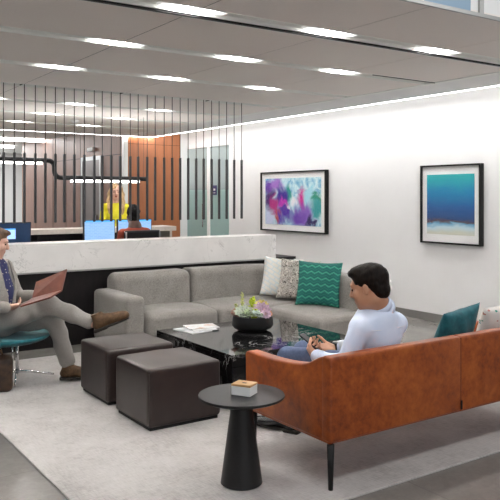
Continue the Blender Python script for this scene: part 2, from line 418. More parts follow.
# right wall carrying the pictures, with the glazed opening at its far end
mb = MB(); mb.box(7.12, 7.3, -2, 11.15, 0, 3.05); mb.box(7.12, 7.3, 11.15, 12.85, 2.62, 3.05); mb.box(7.12, 7.3, 12.85, 13, 0, 3.05); struct('wall_right', mb, white_wall)
struct('baseboard_right', MB().box(7.1, 7.12, -2, 11.15, 0, .1), mat('grey_base', (.20, .19, .18), .4))
struct('wall_corridor', MB().box(8.8, 8.9, 10, 14.5, 0, 3.05).box(7.3, 8.9, 14.4, 14.5, 0, 3.05).box(7.3, 8.9, 10, 10.1, 0, 3.05), white_wall)
struct('ceiling_corridor', MB().box(7.3, 8.9, 10, 14.5, 2.8, 2.85), white_plaster)
# wood panelled core
mb = MB()
mb.box(5.8, 6.95, 12.7, 12.8, 0, 3.0)
struct('wall_back', mb, wood_orange)
struct('wall_pier', MB().box(6.95, 7.12, 12.69, 12.8, 0, 3.0), white_wall)
struct('trim_3', MB().box(5.8, 6.95, 12.697, 12.7, 2.60, 2.606), dark_gap)
struct('trim_4', MB().box(5.72, 5.8, 12.66, 12.76, 0, 3.0), white_plaster)
mb = MB().box(5.87, 6.0, 12.8, 19.6, 0, 3.0); struct('wall_left', mb, wood_brown)
mb = MB()
for y in (13.6, 15.3, 16.2, 17.1, 18.4): mb.box(5.866, 5.87, y, y + .015, 0, 3.0)
mb.box(5.866, 5.87, 12.8, 19.6, 2.42, 2.43); struct('trim_5', mb, dark_gap)
struct('wall_far', MB().box(-1, 8, 24, 24.1, 0, 3.05), white_plaster)
o = MB().box(5.9, 6.95, 12.81, 12.9, 0, .01).build('threshold', dark_gap); o['kind'] = 'structure'
for n_, (x0, x1) in enumerate(((4.9, 5.65), (5.75, 6.3))):
    w = struct('window_%d' % (n_ + 1), MB().box(x0, x1, 23.9, 23.99, .3, 2.5), win_glow)
    MB().box(x0 - .05, x0, 23.88, 23.99, .3, 2.5).box(x1, x1 + .05, 23.88, 23.99, .3, 2.5).box(x0, x1, 23.88, 23.99, 2.5, 2.56).build('window_frame', steel_grey, w)
# door in the brown wood wall
d = struct('door_1', MB().box(5.845, 5.866, 14.15, 15.1, 0, 2.36), mat('door_bronze', (.09, .06, .05), .3))
MB().box(5.83, 5.868, 15.1, 15.18, 0, 2.44).box(5.83, 5.868, 14.07, 14.15, 0, 2.44).box(5.83, 5.868, 14.15, 15.1, 2.36, 2.44).build('door_frame', steel_grey, d)
MB().box(5.80, 5.845, 14.25, 14.29, .9, 1.2).build('door_handle', chrome, d)
# glazed door and sidelight in the right wall
d = struct('door_2', MB().box(7.10, 7.14, 12.72, 12.85, 0, 2.62).box(7.10, 7.14, 11.15, 12.72, 2.54, 2.62).box(7.10, 7.14, 11.80, 11.9, 0, 2.54), white_plaster)
MB().box(7.115, 7.125, 11.9, 12.72, 1.72, 2.54).build('glass', glass_f, d)
MB().box(7.113, 7.127, 11.9, 12.72, 0, 1.72).build('frosted_glass', glass_low, d)
MB().box(7.115, 7.125, 11.15, 11.8, 1.72, 2.54).build('glass', glass_f, d)
MB().box(7.113, 7.127, 11.15, 11.8, 0, 1.72).build('frosted_glass', glass_low, d)
hd = MB().tube([(7.05, 11.98, 1.0), (7.05, 11.98, 1.45)], .013); hd.tube([(7.05, 11.98, 1.1), (7.12, 11.98, 1.1)], .008); hd.tube([(7.05, 11.98, 1.35), (7.12, 11.98, 1.35)], .008)
hd.build('door_handle', chrome, d)
t = thing('wall_sign', 'small navy room sign on the glass sidelight beside the door', 'sign', (7.10, 11.62, 1.62))
MB().box(7.095, 7.112, 11.56, 11.68, 1.62, 1.80).build('sign_plate', mat('navy_sign', (.03, .03, .12), .4), t)
MB().box(7.092, 7.096, 11.59, 11.65, 1.70, 1.74).build('sign_lettering', mat_white, t)
MB().box(7.092, 7.096, 11.58, 11.66, 1.655, 1.665).build('sign_lettering', mat_white, t)
# light channels
ordn = ['nearest the camera', 'second from the camera', 'third from the camera', 'just above the hanging rod screen', 'first one beyond the rod screen', 'second one beyond the rod screen', 'farthest from the camera before the wood wall']
for i, y in enumerate(slots):
    t = thing('linear_ceiling_light', 'recessed linear ceiling light channel, ' + ordn[i], 'ceiling light', (2.2, y, ZC), 0, 'linear ceiling lights')
    mb = MB(); x1 = 5.6
    mb.box(-2.2, x1, y - HWS, y + HWS, ZC + .020, ZC + .035); mb.box(-2.2, x1, y - HWS, y - HWS + .012, ZC - .003, ZC + .05); mb.box(-2.2, x1, y + HWS - .012, y + HWS, ZC - .003, ZC + .05)
    mb.build('channel', channel_m, t)
    if i != 3:
        for xc in (0, 1.11, 2.20, 3.30, 4.42):
            if i >= 4 and xc < 1: continue
            MB().box(xc - .235, xc + .235, y - .036, y + .036, ZC + .006, ZC + .020, .004, 1).build('light_lens', lens_m, t)
t = thing('ceiling_track', 'thin black track with white edge along the nearest ceiling light channel', 'track', (2.2, 3.95, ZC))
MB().box(-2.2, 5.6, 3.945, 3.972, ZC - .012, ZC).build('track_rail', matte_black, t)
MB().box(-2.2, 5.6, 3.972, 4.0, ZC - .008, ZC).build('track_edge', mat_white, t)
o = MB().box(4.75, 5.6, 4.925, 4.94, ZC - .008, ZC - .003).build('air_slot', matte_black); setp(o, 'short black slot beside the second ceiling channel near the white wall', 'vent')
t = thing('smoke_detector', 'small white round detector on the ceiling beyond the rod screen', 'smoke detector', (3.9, 10.4, ZC))
MB().lathe([(0, -.04), (.04, -.04), (.06, -.02), (.065, 0), (0, 0)], (3.9, 10.4, ZC), 20).build('detector_body', mat_white, t, True)
t = thing('exit_light', 'small white emergency lamp high on the brown wood wall', 'emergency light', (5.85, 14.8, 2.55))
MB().box(5.80, 5.868, 14.45, 14.75, 2.55, 2.63, .01).build('lamp_housing', mat_white, t)
# outlet
t = thing('wall_outlet', 'white wall outlet low on the wall behind the man in pale blue shirt', 'outlet', (7.11, 7.06, .33))
MB().box(7.108, 7.12, 7.02, 7.10, .325, .445, .004).build('outlet_plate', mat_white, t)
for z in (.355, .40): MB().box(7.105, 7.109, 7.042, 7.078, z - .012, z + .018).build('outlet_socket', box_white, t)

# ---- framed pictures
def art_mat_1():
    m = mat('ink_wash_art', (.5, .2, .5), .6, spec=.1); g = N(m); co = g.co('Object')
    n = g.noise(co, 2.6, 6, .6, 1.2); off = g.n('ShaderNodeVectorMath'); off.operation = 'MULTIPLY_ADD'
    g.l(n.outputs['Color'], off.inputs[0]); off.inputs[1].default_value = (.55, .55, .55)
    sh = g.n('ShaderNodeVectorMath'); sh.operation = 'SUBTRACT'; g.l(co, off.inputs[2]); g.l(off.outputs[0], sh.inputs[0]); sh.inputs[1].default_value = (.275, .275, .275)
    wob = g.noise(g.co('Object', loc=(5, 2, 1)), 6, 5, .6, 1.5)
    c = g.ramp(wob.outputs['Fac'], [(.35, (.16, .42, .62)), (.55, (.50, .74, .80)), (.7, (.75, .86, .88))])
    # (position along the sheet from the left, height from the bottom, radius, colour)
    for u, v, r, col in ((.10, .80, .20, (.20, .07, .45)), (.30, .85, .22, (.42, .22, .62)), (.62, .68, .16, (.03, .38, .33)), (.45, .60, .22, (.08, .03, .36)), (.12, .45, .26, (.10, .02, .20)), (.26, .40, .22, (.50, .03, .26)), (.36, .20, .15, (.55, .12, .10)), (.12, .12, .22, (.62, .66, .82)), (.55, .22, .26, (.12, .04, .42)),
                         (.50, .45, .14, (.55, .04, .50)), (.98, .62, .20, (.70, .02, .36)), (1.0, .42, .16, (.55, .04, .42)), (1.05, .22, .34, (.30, .16, .56)), (.88, .10, .24, (.20, .08, .46)), (1.2, .70, .22, (.45, .75, .82)), (1.38, .60, .16, (.05, .35, .24)), (1.40, .35, .22, (.06, .40, .40)), (1.22, .06, .14, (.05, .03, .16)), (.78, .50, .10, (.85, .84, .88)), (.62, .36, .08, (.82, .80, .88))):
        d = g.n('ShaderNodeVectorMath'); d.operation = 'DISTANCE'; g.l(sh.outputs[0], d.inputs[0]); d.inputs[1].default_value = (0, .74 - u, v * .76)
        f = g.ramp(g.math('DIVIDE', d.outputs['Value'], r), [(.35, (1, 1, 1)), (1.0, (0, 0, 0))], 'EASE')
        c = g.mix(f, c, tuple(q ** 1.25 for q in col))
    g.color(c); return m
def art_mat_2():
    m = mat('blue_seascape_art', (.1, .4, .6), .6, spec=.1); g = N(m)
    sep = g.n('ShaderNodeSeparateXYZ'); g.l(g.co('Object'), sep.inputs[0])
    n = g.noise(g.co('Object', scale=(1, 1, 3)), 3, 5, .6, .5)
    z = g.math('ADD', sep.outputs['Z'], g.math('MULTIPLY', g.math('SUBTRACT', n.outputs['Fac'], .5), .16))
    c = g.ramp(z, [(.02, (.60, .60, .50)), (.09, (.50, .66, .72)), (.13, (.12, .35, .55)), (.15, (.10, .06, .07)), (.19, (.01, .05, .18)), (.36, (.005, .10, .30)), (.52, (.0, .20, .42)), (.72, (.01, .38, .40))])
    g.color(c); return m
def picture(y0, y1, z0, z1, my, mz0, mz1, am, label):
    t = thing('framed_picture', label, 'picture', (7.12, (y0 + y1) / 2, z0), 0, 'framed pictures on the white wall')
    f = .022; mb = MB(); X0, X1 = 7.05, 7.118
    mb.box(X0, X1, y0, y1, z0, z0 + f).box(X0, X1, y0, y1, z1 - f, z1).box(X0, X1, y0, y0 + f, z0 + f, z1 - f).box(X0, X1, y1 - f, y1, z0 + f, z1 - f)
    mb.build('picture_frame', frame_black, t)
    MB().box(7.075, 7.118, y0 + f, y1 - f, z0 + f, z1 - f).build('mount', mat_white, t)
    # art sheet gets its own origin at the sheet's lower centre, so the pattern stays with it
    me = bpy.data.meshes.new('artwork'); b = bmesh.new(); bmesh.ops.create_cube(b, size=1)
    hy = (y1 - y0) / 2 - my; hz = (mz1 - mz0)
    for v in b.verts: v.co = Vector((v.co.x * .004, v.co.y * 2 * hy, hz / 2 + v.co.z * hz))
    b.to_mesh(me); b.free(); o = link('artwork', me, am, t, False); o.location = (-.048, 0, mz0 - z0)
    g = MB().box(7.066, 7.069, y0 + f, y1 - f, z0 + f, z1 - f).build('picture_glass', mat('picture_glass_' + str(round(y0)), (1, 1, 1), .02, alpha=.02, spec=.4), t)
picture(8.34, 10.05, 1.02, 2.0, .125, 1.13, 1.89, art_mat_1(), 'wide black framed magenta, violet and teal abstract painting on the white wall')
picture(5.515, 6.455, 1.0, 1.99, .10, 1.12, 1.87, art_mat_2(), 'nearly square black framed blue and teal seascape print on the white wall')

# ================================================================ COUNTER AND SCREEN
struct('wall_counter', MB().box(-1, 5.40, 7.44, 7.62, 0.07, .81).box(-1, 5.40, 7.46, 7.62, 0, .07), counter_base)
mb = MB()
for x in (2.57, 3.35, 4.2, 5.0): mb.box(x, x + .008, 7.436, 7.44, .07, .81)
struct('trim_6', mb, dark_gap)
t = thing('reception_counter', 'long white veined quartz counter ledge behind the grey sofa', 'counter', (2.2, 7.55, .81))
MB().box(-1, 5.437, 7.4, 7.72, 1.085, 1.105, .003).build('counter_top', quartz, t)
MB().box(-1, 5.437, 7.4, 7.44, .81, 1.085, .003).build('front_panel', quartz, t)
MB().box(5.40, 5.437, 7.44, 7.72, .81, 1.085, .003).build('end_panel', quartz, t)
setp(MB().box(-1, 5.40, 7.398, 7.402, .795, .81).build('counter_edge_strip', steel_grey), 'thin grey metal strip under the white counter face', 'trim strip')
rods = [2.035, 2.144, 2.246, 2.359, 2.464, 2.571, 2.668, 2.778, 2.89, 3.003, 3.095, 3.2, 3.307, 3.428, 3.525, 3.637, 3.738, 3.853, 3.957, 4.062, 4.169, 4.277, 4.38, 4.491, 4.597, 4.705, 4.814, 4.924]
nm = ['leftmost', 'second', 'third', 'fourth', 'fifth', 'sixth', 'seventh', 'eighth', 'ninth', 'tenth', 'eleventh', 'twelfth', 'thirteenth', 'fourteenth']
for i, x in enumerate(rods):
    if i < 14: w = ('leftmost' if i == 0 else nm[i] + ' from the left end')
    else:
        j = 27 - i; w = ('rightmost' if j == 0 else nm[j] + ' from the right end')
    t = thing('hanging_rod', 'dark metal rod hung over the white counter, ' + w, 'hanging rod', (x, 7.42, 1.32), 0, 'hanging rods of the screen')
    MB().box(x - .011, x + .011, 7.405, 7.435, 1.32, 2.045, .004, 1).build('rod', rod_m, t)
    MB().tube([(x, 7.42, 2.04), (x, 7.42, ZC + .034)], .0045, 6).build('wire', wire_m, t)

# ================================================================ BACK OFFICE
t = thing('pendant_light', 'black stepped tubular pendant with glowing underside over the desks', 'pendant light', (3.6, 9.5, 2.0))
def tw(x, y): # pixel on the plane Y = 9.5
    k = (x - 250) / 720; d = 9.5 / (math.cos(TH) - k * math.sin(TH)); return (d * (k * math.cos(TH) + math.sin(TH)), 9.5, 1.6 - (y - 196) * d / 720)
p0 = tw(-60, 160); pa = tw(50, 160.5); pb = tw(58, 176.8); pc = tw(147, 179)
zt, zb = pa[2], pc[2] + .0; path = [(p0[0], 9.5, zt), (pa[0] - .03, 9.5, zt)]
for k in range(1, 7):
    a = k / 6 * PI / 2; path.append((pa[0] - .03 + .09 * math.sin(a), 9.5, zt - .09 * (1 - math.cos(a))))
xb = path[-1][0]
for k in range(0, 7):
    a = k / 6 * PI / 2; path.append((xb + .09 * (1 - math.cos(a)), 9.5, zb + .09 - .09 * math.sin(a)))
path.append((pc[0], 9.5, zb))
MB().tube(path, .032, 12).build('tube_body', matte_black, t, True)
MB().box(p0[0], tw(42, 164)[0], 9.475, 9.525, zt - .056, zt - .026).build('light_lens', pend_m, t)
MB().box(tw(71, 181)[0], tw(139, 181)[0], 9.475, 9.525, zb - .058, zb - .026).build('light_lens', pend_m, t)
for x in (2.6, 3.7, 4.6): MB().tube([(x, 9.5, (zt if x < 3 else zb) + .02), (x, 9.5, ZC)], .003, 5).build('hanging_wire', wire_m, t)
# worktop behind
t = thing('back_worktop', 'long greige worktop with dark open storage below, behind the monitors', 'counter', (4.2, 10.2, 0))
MB().box(2.2, 5.38, 9.95, 10.4, 1.06, 1.13, .003).build('worktop', desk_top, t)
MB().box(2.2, 5.33, 10.3, 10.38, 0, 1.06).build('back_panel', dark_cab, t)
for x in (2.25, 3.2, 4.1, 5.28): MB().box(x, x + .04, 9.98, 10.3, 0, 1.06).build('side_panel', dark_cab if x < 5 else desk_top, t)
MB().box(2.2, 5.33, 9.98, 10.3, .6, .63).build('shelf', dark_cab, t)
MB().box(3.24, 4.1, 9.98, 10.3, .84, .86).build('shelf', dark_cab, t)
t = thing('office_desk', 'low white office desk carrying the monitors behind the quartz counter', 'desk', (3.5, 9.1, 0))
MB().box(1.6, 4.9, 9.0, 9.6, .77, .80, .004).build('desk_top', mat_white, t)
for x in (1.65, 4.8): MB().box(x, x + .05, 9.05, 9.55, 0, .77).build('leg', steel_grey, t)
t = thing('reception_desk', 'white lower desk surface fixed behind the left end of the counter', 'desk', (2.2, 8.2, 0))
MB().box(1.2, 2.9, 7.95, 8.6, .77, .80, .004).build('desk_top', mat_white, t)
for x in (1.25, 2.8): MB().box(x, x + .05, 8.0, 8.55, 0, .77).build('leg', steel_grey, t)
def monitor(xc, y, w, h, ztop, label, kind, zdesk=.8, rz=0):
    t = thing('computer_monitor', label, 'monitor', (xc, y, zdesk), rz, 'computer monitors behind the counter')
    M = Matrix.Translation((xc, y, 0)) @ Matrix.Rotation(rz, 4, 'Z')
    MB().box(-w / 2, w / 2, 0, .04, ztop - h, ztop, .006, 2, M).build('monitor_case', screen_case, t)
    if kind == 'blue':
        MB().box(-w / 2 + .012, w / 2 - .012, -.003, .001, ztop - h + .015, ztop - .012, 0, 0, M).build('screen', screen_blue, t)
        MB().box(-w / 2 + .012, w / 2 - .012, -.005, -.003, ztop - .035, ztop - .012, 0, 0, M).build('screen_header', icon_bar, t)
    else:
        MB().box(-w / 2 + .012, w / 2 - .012, -.003, .001, ztop - h + .015, ztop - .012, 0, 0, M).build('screen', screen_navy, t)
        MB().box(-.09, .14, -.005, -.003, ztop - .19, ztop - .07, 0, 0, M).build('screen_window', icon_blue, t)
        MB().box(-.09, .14, -.0055, -.0045, ztop - .085, ztop - .07, 0, 0, M).build('screen_header', icon_bar, t)
    MB().box(-.03, .03, .04, .06, zdesk + .01, ztop - h * .4, 0, 0, M).build('stand_neck', screen_case, t)
    MB().box(-.12, .12, -.05, .15, zdesk, zdesk + .012, .004, 1, M).build('stand_foot', screen_case, t)
monitor(2.27, 8.3, .64, .38, 1.30, 'dark navy screen monitor behind the suited man at far left', 'navy')
monitor(3.80, 9.2, .45, .34, 1.28, 'light blue screen monitor left of the person in rust red', 'blue')
monitor(4.32, 9.2, .52, .34, 1.28, 'light blue screen monitor directly in front of the person in rust red', 'blue')
# small open cabinet at the right end of the worktop (white side)
t = thing('side_cabinet', 'low black cabinet standing past the right end of the white counter', 'cabinet', (5.85, 8.2, 0))
MB().box(5.50, 6.19, 8.0, 8.45, 0, .72, .004).build('cabinet_body', dark_cab, t)
MB().box(5.48, 6.21, 7.98, 8.47, .72, .755, .004).build('cabinet_top', matte_black, t)
for x in (5.51, 5.855): MB().box(x, x + .33, 7.99, 8.0, .08, .70).build('door', dark_cab, t)

# ================================================================ RUG
o = MB().box(1.34, 5.75, 2.838, 7.03, 0, .012, .004).build('area_rug', rug_m); setp(o, 'large pale grey woven rug under the whole seating group', 'rug')
RUG = .012

# ================================================================ OTTOMANS
def ottoman(x0, y0, label):
    x1, y1 = x0 + .575, y0 + .555; t = thing('ottoman', label, 'ottoman', ((x0 + x1) / 2, (y0 + y1) / 2, RUG), 0, 'leather cube ottomans')
    MB().box(x0 + .02, x1 - .02, y0 + .02, y1 - .02, RUG, RUG + .02).build('plinth', matte_black, t)
    F = Field((x0 - .03, y0 - .03, -.01), (x1 + .03, y1 + .03, .46), .012)
    F.box(((x0 + x1) / 2, (y0 + y1) / 2, .232), (.2875, .2775, .20), .026); F.ell(((x0 + x1) / 2, (y0 + y1) / 2, .40), (.26, .26, .03), None, .03); F.wrinkle(.0015, 14, 3)
    F.build('cushion_cube', brown_leather, t)
    r = .5775 - .3
    mb = MB(); z = .418; e = .004
    mb.tube([(x0 + .02, y0 + .008, z - .006), (x1 - .02, y0 + .008, z - .006)], .0035, 6); mb.tube([(x0 + .008, y0 + .02, z - .006), (x0 + .008, y1 - .02, z - .006)], .0035, 6)
    mb.tube([(x0 + .006, y0 + .006, .05), (x0 + .006, y0 + .006, .40)], .0035, 6)
    mb.build('seam_piping', brown_leather, t)
ottoman(2.155, 4.375, 'dark brown leather cube ottoman nearest the camera, beside the round table')
ottoman(2.165, 5.10, 'dark brown leather cube ottoman under the raised boot of the suited man')

# ================================================================ COFFEE TABLE
t = thing('coffee_table', 'square black marble coffee table with white veins', 'coffee table', (3.5, 5.09, RUG))
TX0, TX1, TY0, TY1 = 2.885, 4.115, 4.475, 5.70
MB().box(TX0, TX1, TY0, TY1, .395, .42, .003).build('tabletop', black_marble, t)
MB().box(TX0, TX1, TY0, TY0 + .025, .33, .395).box(TX0, TX1, TY1 - .025, TY1, .33, .395).box(TX0, TX0 + .025, TY0 + .025, TY1 - .025, .33, .395).box(TX1 - .025, TX1, TY0 + .025, TY1 - .025, .33, .395).build('apron', black_marble, t)
for x, y in ((TX0, TY0), (TX1 - .14, TY0), (TX0, TY1 - .14), (TX1 - .14, TY1 - .14)): MB().box(x, x + .14, y, y + .14, RUG, .33, .002).build('leg', black_marble, t)
MB().box(TX0 + .16, TX1 - .16, TY0 + .10, TY1 - .10, RUG, .33).build('core', black_marble, t)
TT = .42
# magazines
def mag(c, w, l, rz, z, th, m, label):
    t = thing('magazine', label, 'magazine', (*c, z), rz, 'magazines on the black table')
    M = Matrix.Translation((*c, 0)) @ Matrix.Rotation(rz, 4, 'Z')
    MB().box(-w / 2 + .002, w / 2 - .002, -l / 2 + .002, l / 2 - .002, z + .0006, z + th - .0006, 0, 0, M).build('pages', paper_m, t)
    MB().box(-w / 2, w / 2, -l / 2, l / 2, z + th - .0006, z + th, 0, 0, M).box(-w / 2, w / 2, -l / 2, l / 2, z, z + .0006, 0, 0, M).build('cover', m, t)
def cover_mat(n, a, b):
    m = mat(n, a, .3); g = N(m); x = g.noise(g.co(), 9, 3, .5, .5); g.color(g.ramp(x.outputs['Fac'], [(.52, a), (.66, b)])); return m
mag((3.14, 5.51), .22, .29, .12, TT, .007, cover_mat('cover_grey', (.7, .7, .72), (.35, .38, .42)), 'lower grey and white magazine in the pile on the black marble table')
mag((3.24, 5.54), .22, .29, -.22, TT + .007, .007, cover_mat('cover_white', (.80, .80, .80), (.6, .6, .62)), 'middle white magazine in the pile on the black marble table')
mag((3.25, 5.55), .21, .28, 1.35, TT + .014, .007, cover_mat('cover_orange', (.78, .78, .78), (.60, .32, .18)), 'top white magazine with an orange mark on the black marble table')
# succulent bowl
BX, BY = 3.58, 5.22
t = thing('planter_bowl', 'low matte black bowl of mixed succulents on the marble table', 'planter', (BX, BY, TT))
MB().lathe([(0, 0), (.115, 0), (.165, .025), (.182, .05), (.178, .10), (.172, .132), (.160, .132), (.160, .115), (0, .112)], (BX, BY, TT), 56).build('bowl', bowl_black, t, auto=True)
MB().lathe([(0, .004), (.1, .003), (.158, 0)], (BX, BY, TT + .112), 32).build('soil', mat('soil', (.04, .028, .02), .95), t)
def rosette(c, R, col, rings=4, tilt=(0, 0), pointy=.5, up=.5):
    b = bmesh.new(); n0 = 5
    for r in range(rings):
        fr = (r + 1) / rings; L = R * fr; el = up * (1 - fr) * 1.3 + .25; nn = n0 + r * 2
        for k in range(nn):
            a = 2 * PI * (k + .5 * (r % 2)) / nn; dirh = Vector((math.cos(a), math.sin(a), 0)); w = L * .34
            q = dirh.cross(Vector((0, 0, 1)))
            p0 = dirh * (L * .15); p1 = dirh * L * .65 + Vector((0, 0, L * .65 * el)); p2 = dirh * L + Vector((0, 0, L * el * 1.25))
            vs = [b.verts.new(p) for p in (p0, p1 + q * w + Vector((0, 0, .004)), p2, p1 - q * w + Vector((0, 0, .004)), p1 - Vector((0, 0, L * .14)))]
            for f in ((0, 1, 4), (0, 4, 3), (1, 2, 4), (4, 2, 3), (0, 3, 1), (1, 3, 2)): b.faces.new([vs[i] for i in f])
    bmesh.ops.recalc_face_normals(b, faces=b.faces)
    bmesh.ops.transform(b, matrix=Matrix.Translation(c) @ Matrix.Rotation(tilt[0], 4, 'X') @ Matrix.Rotation(tilt[1], 4, 'Y'), verts=b.verts)
    mb = MB(); mb.merge(b); return mb
def succ(name, c, R, a, b_, lab, **kw):
    a = tuple(q * .55 for q in a); b_ = tuple(q * .9 for q in b_); m = noisy(name + '_leaf%d' % len(MATS), a, b_, 60, .5); rosette(Vector((BX + c[0], BY + c[1], TT + c[2] + .036)), R * 1.32, None, **kw).build(name, m, t, label=lab)
vr = Vector((math.cos(TH), -math.sin(TH), 0)); vf = Vector((math.sin(TH), math.cos(TH), 0))
def sc(r, f, z): p = vr * r + vf * f; return (p.x, p.y, z)
succ('succulent', sc(-.075, -.075, .125), .07, (.28, .38, .30), (.62, .66, .52), 'pale green succulent rosette', tilt=(.4, -.3))
succ('succulent', sc(-.02, -.10, .12), .05, (.25, .36, .22), (.5, .6, .3), 'green succulent rosette', tilt=(.5, 0))
succ('succulent', sc(-.135, -.04, .125), .045, (.22, .10, .06), (.40, .2, .14), 'reddish brown succulent rosette', tilt=(.2, -.5))
succ('succulent', sc(-.05, .03, .14), .055, (.45, .33, .33), (.60, .45, .45), 'dusty pink succulent rosette')
succ('succulent', sc(.075, -.05, .135), .07, (.45, .28, .40), (.70, .50, .62), 'mauve succulent rosette', tilt=(.7, -.3))
succ('succulent', sc(.04, -.12, .12), .045, (.35, .50, .45), (.60, .70, .62), 'blue green succulent rosette', tilt=(.5, .1))
succ('succulent', sc(.125, -.06, .12), .04, (.60, .18, .05), (.75, .30, .12), 'orange succulent rosette', tilt=(.6, .1), up=.9)
succ('succulent', sc(.11, -.095, .115), .04, (.50, .32, .48), (.72, .5, .62), 'violet succulent rosette', tilt=(.8, -.2))
succ('succulent', sc(.08, .04, .17), .05, (.60, .50, .08), (.80, .62, .20), 'yellow succulent rosette', tilt=(.5, -.2), up=1.2)
succ('succulent', sc(.0, -.02, .13), .06, (.20, .28, .15), (.35, .42, .22), 'dark green succulent rosette')
def spike(c, h, n, lw, a, b_, lab, lean=(0, 0)):
    m = noisy('spike_leaf%d' % len(MATS), a, b_, 40, .5); h *= 1.25; lw *= 1.15; mb = MB(); c = Vector((BX + c[0], BY + c[1], TT + c[2])); top = c + Vector((lean[0], lean[1], h))
    mb.tube([c, top], [.006, .003], 6)
    for k in range(n):
        f = k / n; p = c.lerp(top, f); a_ = k * 2.4; dv = Vector((math.cos(a_), math.sin(a_), .9)) * lw * (1.1 - .5 * f)
        mb.tube([p, p + dv * .5, p + dv], [lw * .12, lw * .32, .001], 5)
    mb.build('succulent', m, t, label=lab)
spike(sc(-.09, 0, .12), .17, 26, .022, (.45, .50, .15), (.62, .62, .25), 'tall thin yellow green succulent stem', (-.0, 0))
spike(sc(-.125, .0, .12), .09, 16, .022, (.40, .45, .15), (.60, .55, .25), 'short yellow green succulent stem', (-.03, 0))
spike(sc(.005, -.02, .12), .13, 22, .040, (.42, .55, .02), (.60, .68, .05), 'bright lime green succulent', (-.01, 0))
spike(sc(.02, -.08, .10), .07, 16, .036, (.42, .55, .02), (.60, .68, .05), 'bright lime green succulent')
spike(sc(-.06, -.12, .10), .05, 16, .03, (.20, .26, .16), (.42, .46, .34), 'grey green succulent tuft')
spike(sc(.07, -.12, .10), .045, 14, .028, (.16, .22, .14), (.36, .42, .30), 'grey green succulent tuft')
spike(sc(-.14, -.04, .10), .06, 14, .028, (.14, .06, .04), (.32, .16, .11), 'reddish succulent tuft')
spike(sc(.09, .05, .15), .06, 12, .035, (.55, .42, .04), (.75, .58, .12), 'yellow succulent tuft')
spike(sc(.135, .0, .11), .06, 14, .03, (.15, .25, .15), (.30, .36, .22), 'dark green succulent stem')

# ================================================================ SIDE TABLE
SX, SY = 2.204, 3.322
t = thing('side_table', 'small round matte black side table with a cone pedestal', 'side table', (SX, SY, RUG))
MB().lathe([(0, RUG), (.108, RUG), (.116, RUG + .006), (.114, .03), (.064, .40), (.062, .482), (0, .482)], (SX, SY, 0), 64).build('pedestal', table_black, t, auto=True)
MB().lathe([(0, .482), (.22, .482), (.238, .490), (.240, .497), (.238, .503), (0, .503)], (SX, SY, 0), 80).build('tabletop', table_black, t, auto=True)
def fromz(x, y, z):
    d = 720 * (1.6 - z) / (y - 196); r = (x - 250) / 720 * d; return Vector((r * math.cos(TH) + d * math.sin(TH), -r * math.sin(TH) + d * math.cos(TH), z))
a, b, c = fromz(231.3, 394.8, .503), fromz(250, 397.3, .503), fromz(257.5, 393.2, .503)
ux = (b - a).normalized(); uy = Vector((-ux.y, ux.x, 0)); Lx = (b - a).length; Ly = .095
t = thing('trinket_box', 'small white box with a pale wooden lid on the round black table', 'box', tuple(a), math.atan2(ux.y, ux.x))
def obb(mb, x0, x1, y0, y1, z0, z1, r=0): return mb.box(x0, x1, y0, y1, z0, z1, r, 2, Matrix.Translation(a) @ Matrix.Rotation(math.atan2(ux.y, ux.x), 4, 'Z'))
obb(MB(), 0, Lx, 0, Ly, 0, .050, .003).build('box_body', box_white, t)
lid = obb(MB(), -.001, Lx + .001, -.001, Ly + .001, .050, .062, .003).build('lid', bamboo, t)
obb(MB(), Lx * .40, Lx * .62, Ly * .42, Ly * .56, .0618, .0625).build('lid_slot', matte_black, lid)

# ================================================================ GREY SECTIONAL SOFA
t = thing('sectional_sofa', 'large grey tweed corner sofa against the white counter', 'sofa', (4.2, 6.9, RUG))
def fab_box(name, x0, x1, y0, y1, z0, z1, rr, lab=None, puff=0, cuts=None):
    F = Field((x0 - .05, y0 - .05, z0 - .05), (x1 + .05, y1 + .05, z1 + .07), .016); c = ((x0 + x1) / 2, (y0 + y1) / 2, (z0 + z1) / 2)
    F.box(c, ((x1 - x0) / 2, (y1 - y0) / 2, (z1 - z0) / 2), rr)
    if puff: F.ell((c[0], c[1], z1 - .02), ((x1 - x0) / 2 * .93, (y1 - y0) / 2 * .93, puff + .02), None, .05)
    F.wrinkle(.002, 12, len(name)); return F.build(name, grey_fab, t, lab)
fab_box('arm', 2.945, 3.155, 6.46, 7.33, .07, .61, .05)
fab_box('seat', 3.165, 3.985, 6.42, 7.08, .19, .42, .06, puff=.015)
fab_box('backrest', 3.10, 4.02, 7.05, 7.37, .10, .775, .09)
# curved corner: seat and back
F = Field((3.94, 6.15, .14), (5.42, 7.43, .85), .018)
P = np.meshgrid(*F.ax, indexing='ij')
def corner_sd(X, Y, r_out, cx, cy):   # region X<cx or Y<cy straight, beyond: rounded by r_out
    dx = np.maximum(X - cx, 0); dy = np.maximum(Y - cy, 0); return np.sqrt(dx * dx + dy * dy) - r_out
def rnd(a, b, r): # rounded intersection of two sdfs
    return np.minimum(np.maximum(a, b) + r, 0) + np.sqrt(np.maximum(a + r, 0) ** 2 + np.maximum(b + r, 0) ** 2) - r
ob = corner_sd(P[0], P[1], .55, 4.80, 6.82)       # outer contour of the back (5.35, 7.37)
ib = corner_sd(P[0], P[1], .35, 4.70, 6.72)       # inner contour (5.05, 7.07)
zb_ = np.maximum(P[2] - .775, .10 - P[2])
back = rnd(np.maximum(ob, -ib), zb_, .07); ex = np.maximum(4.03 - P[0], 6.20 - P[1]); back = rnd(back, ex, .03)
F.v = back.astype(np.float32); F.wrinkle(.002, 12, 5); F.build('backrest', grey_fab, t)
F = Field((3.94, 6.05, .14), (5.2, 7.2, .50), .016); P = np.meshgrid(*F.ax, indexing='ij')
ib = corner_sd(P[0], P[1], .36, 4.70, 6.72)
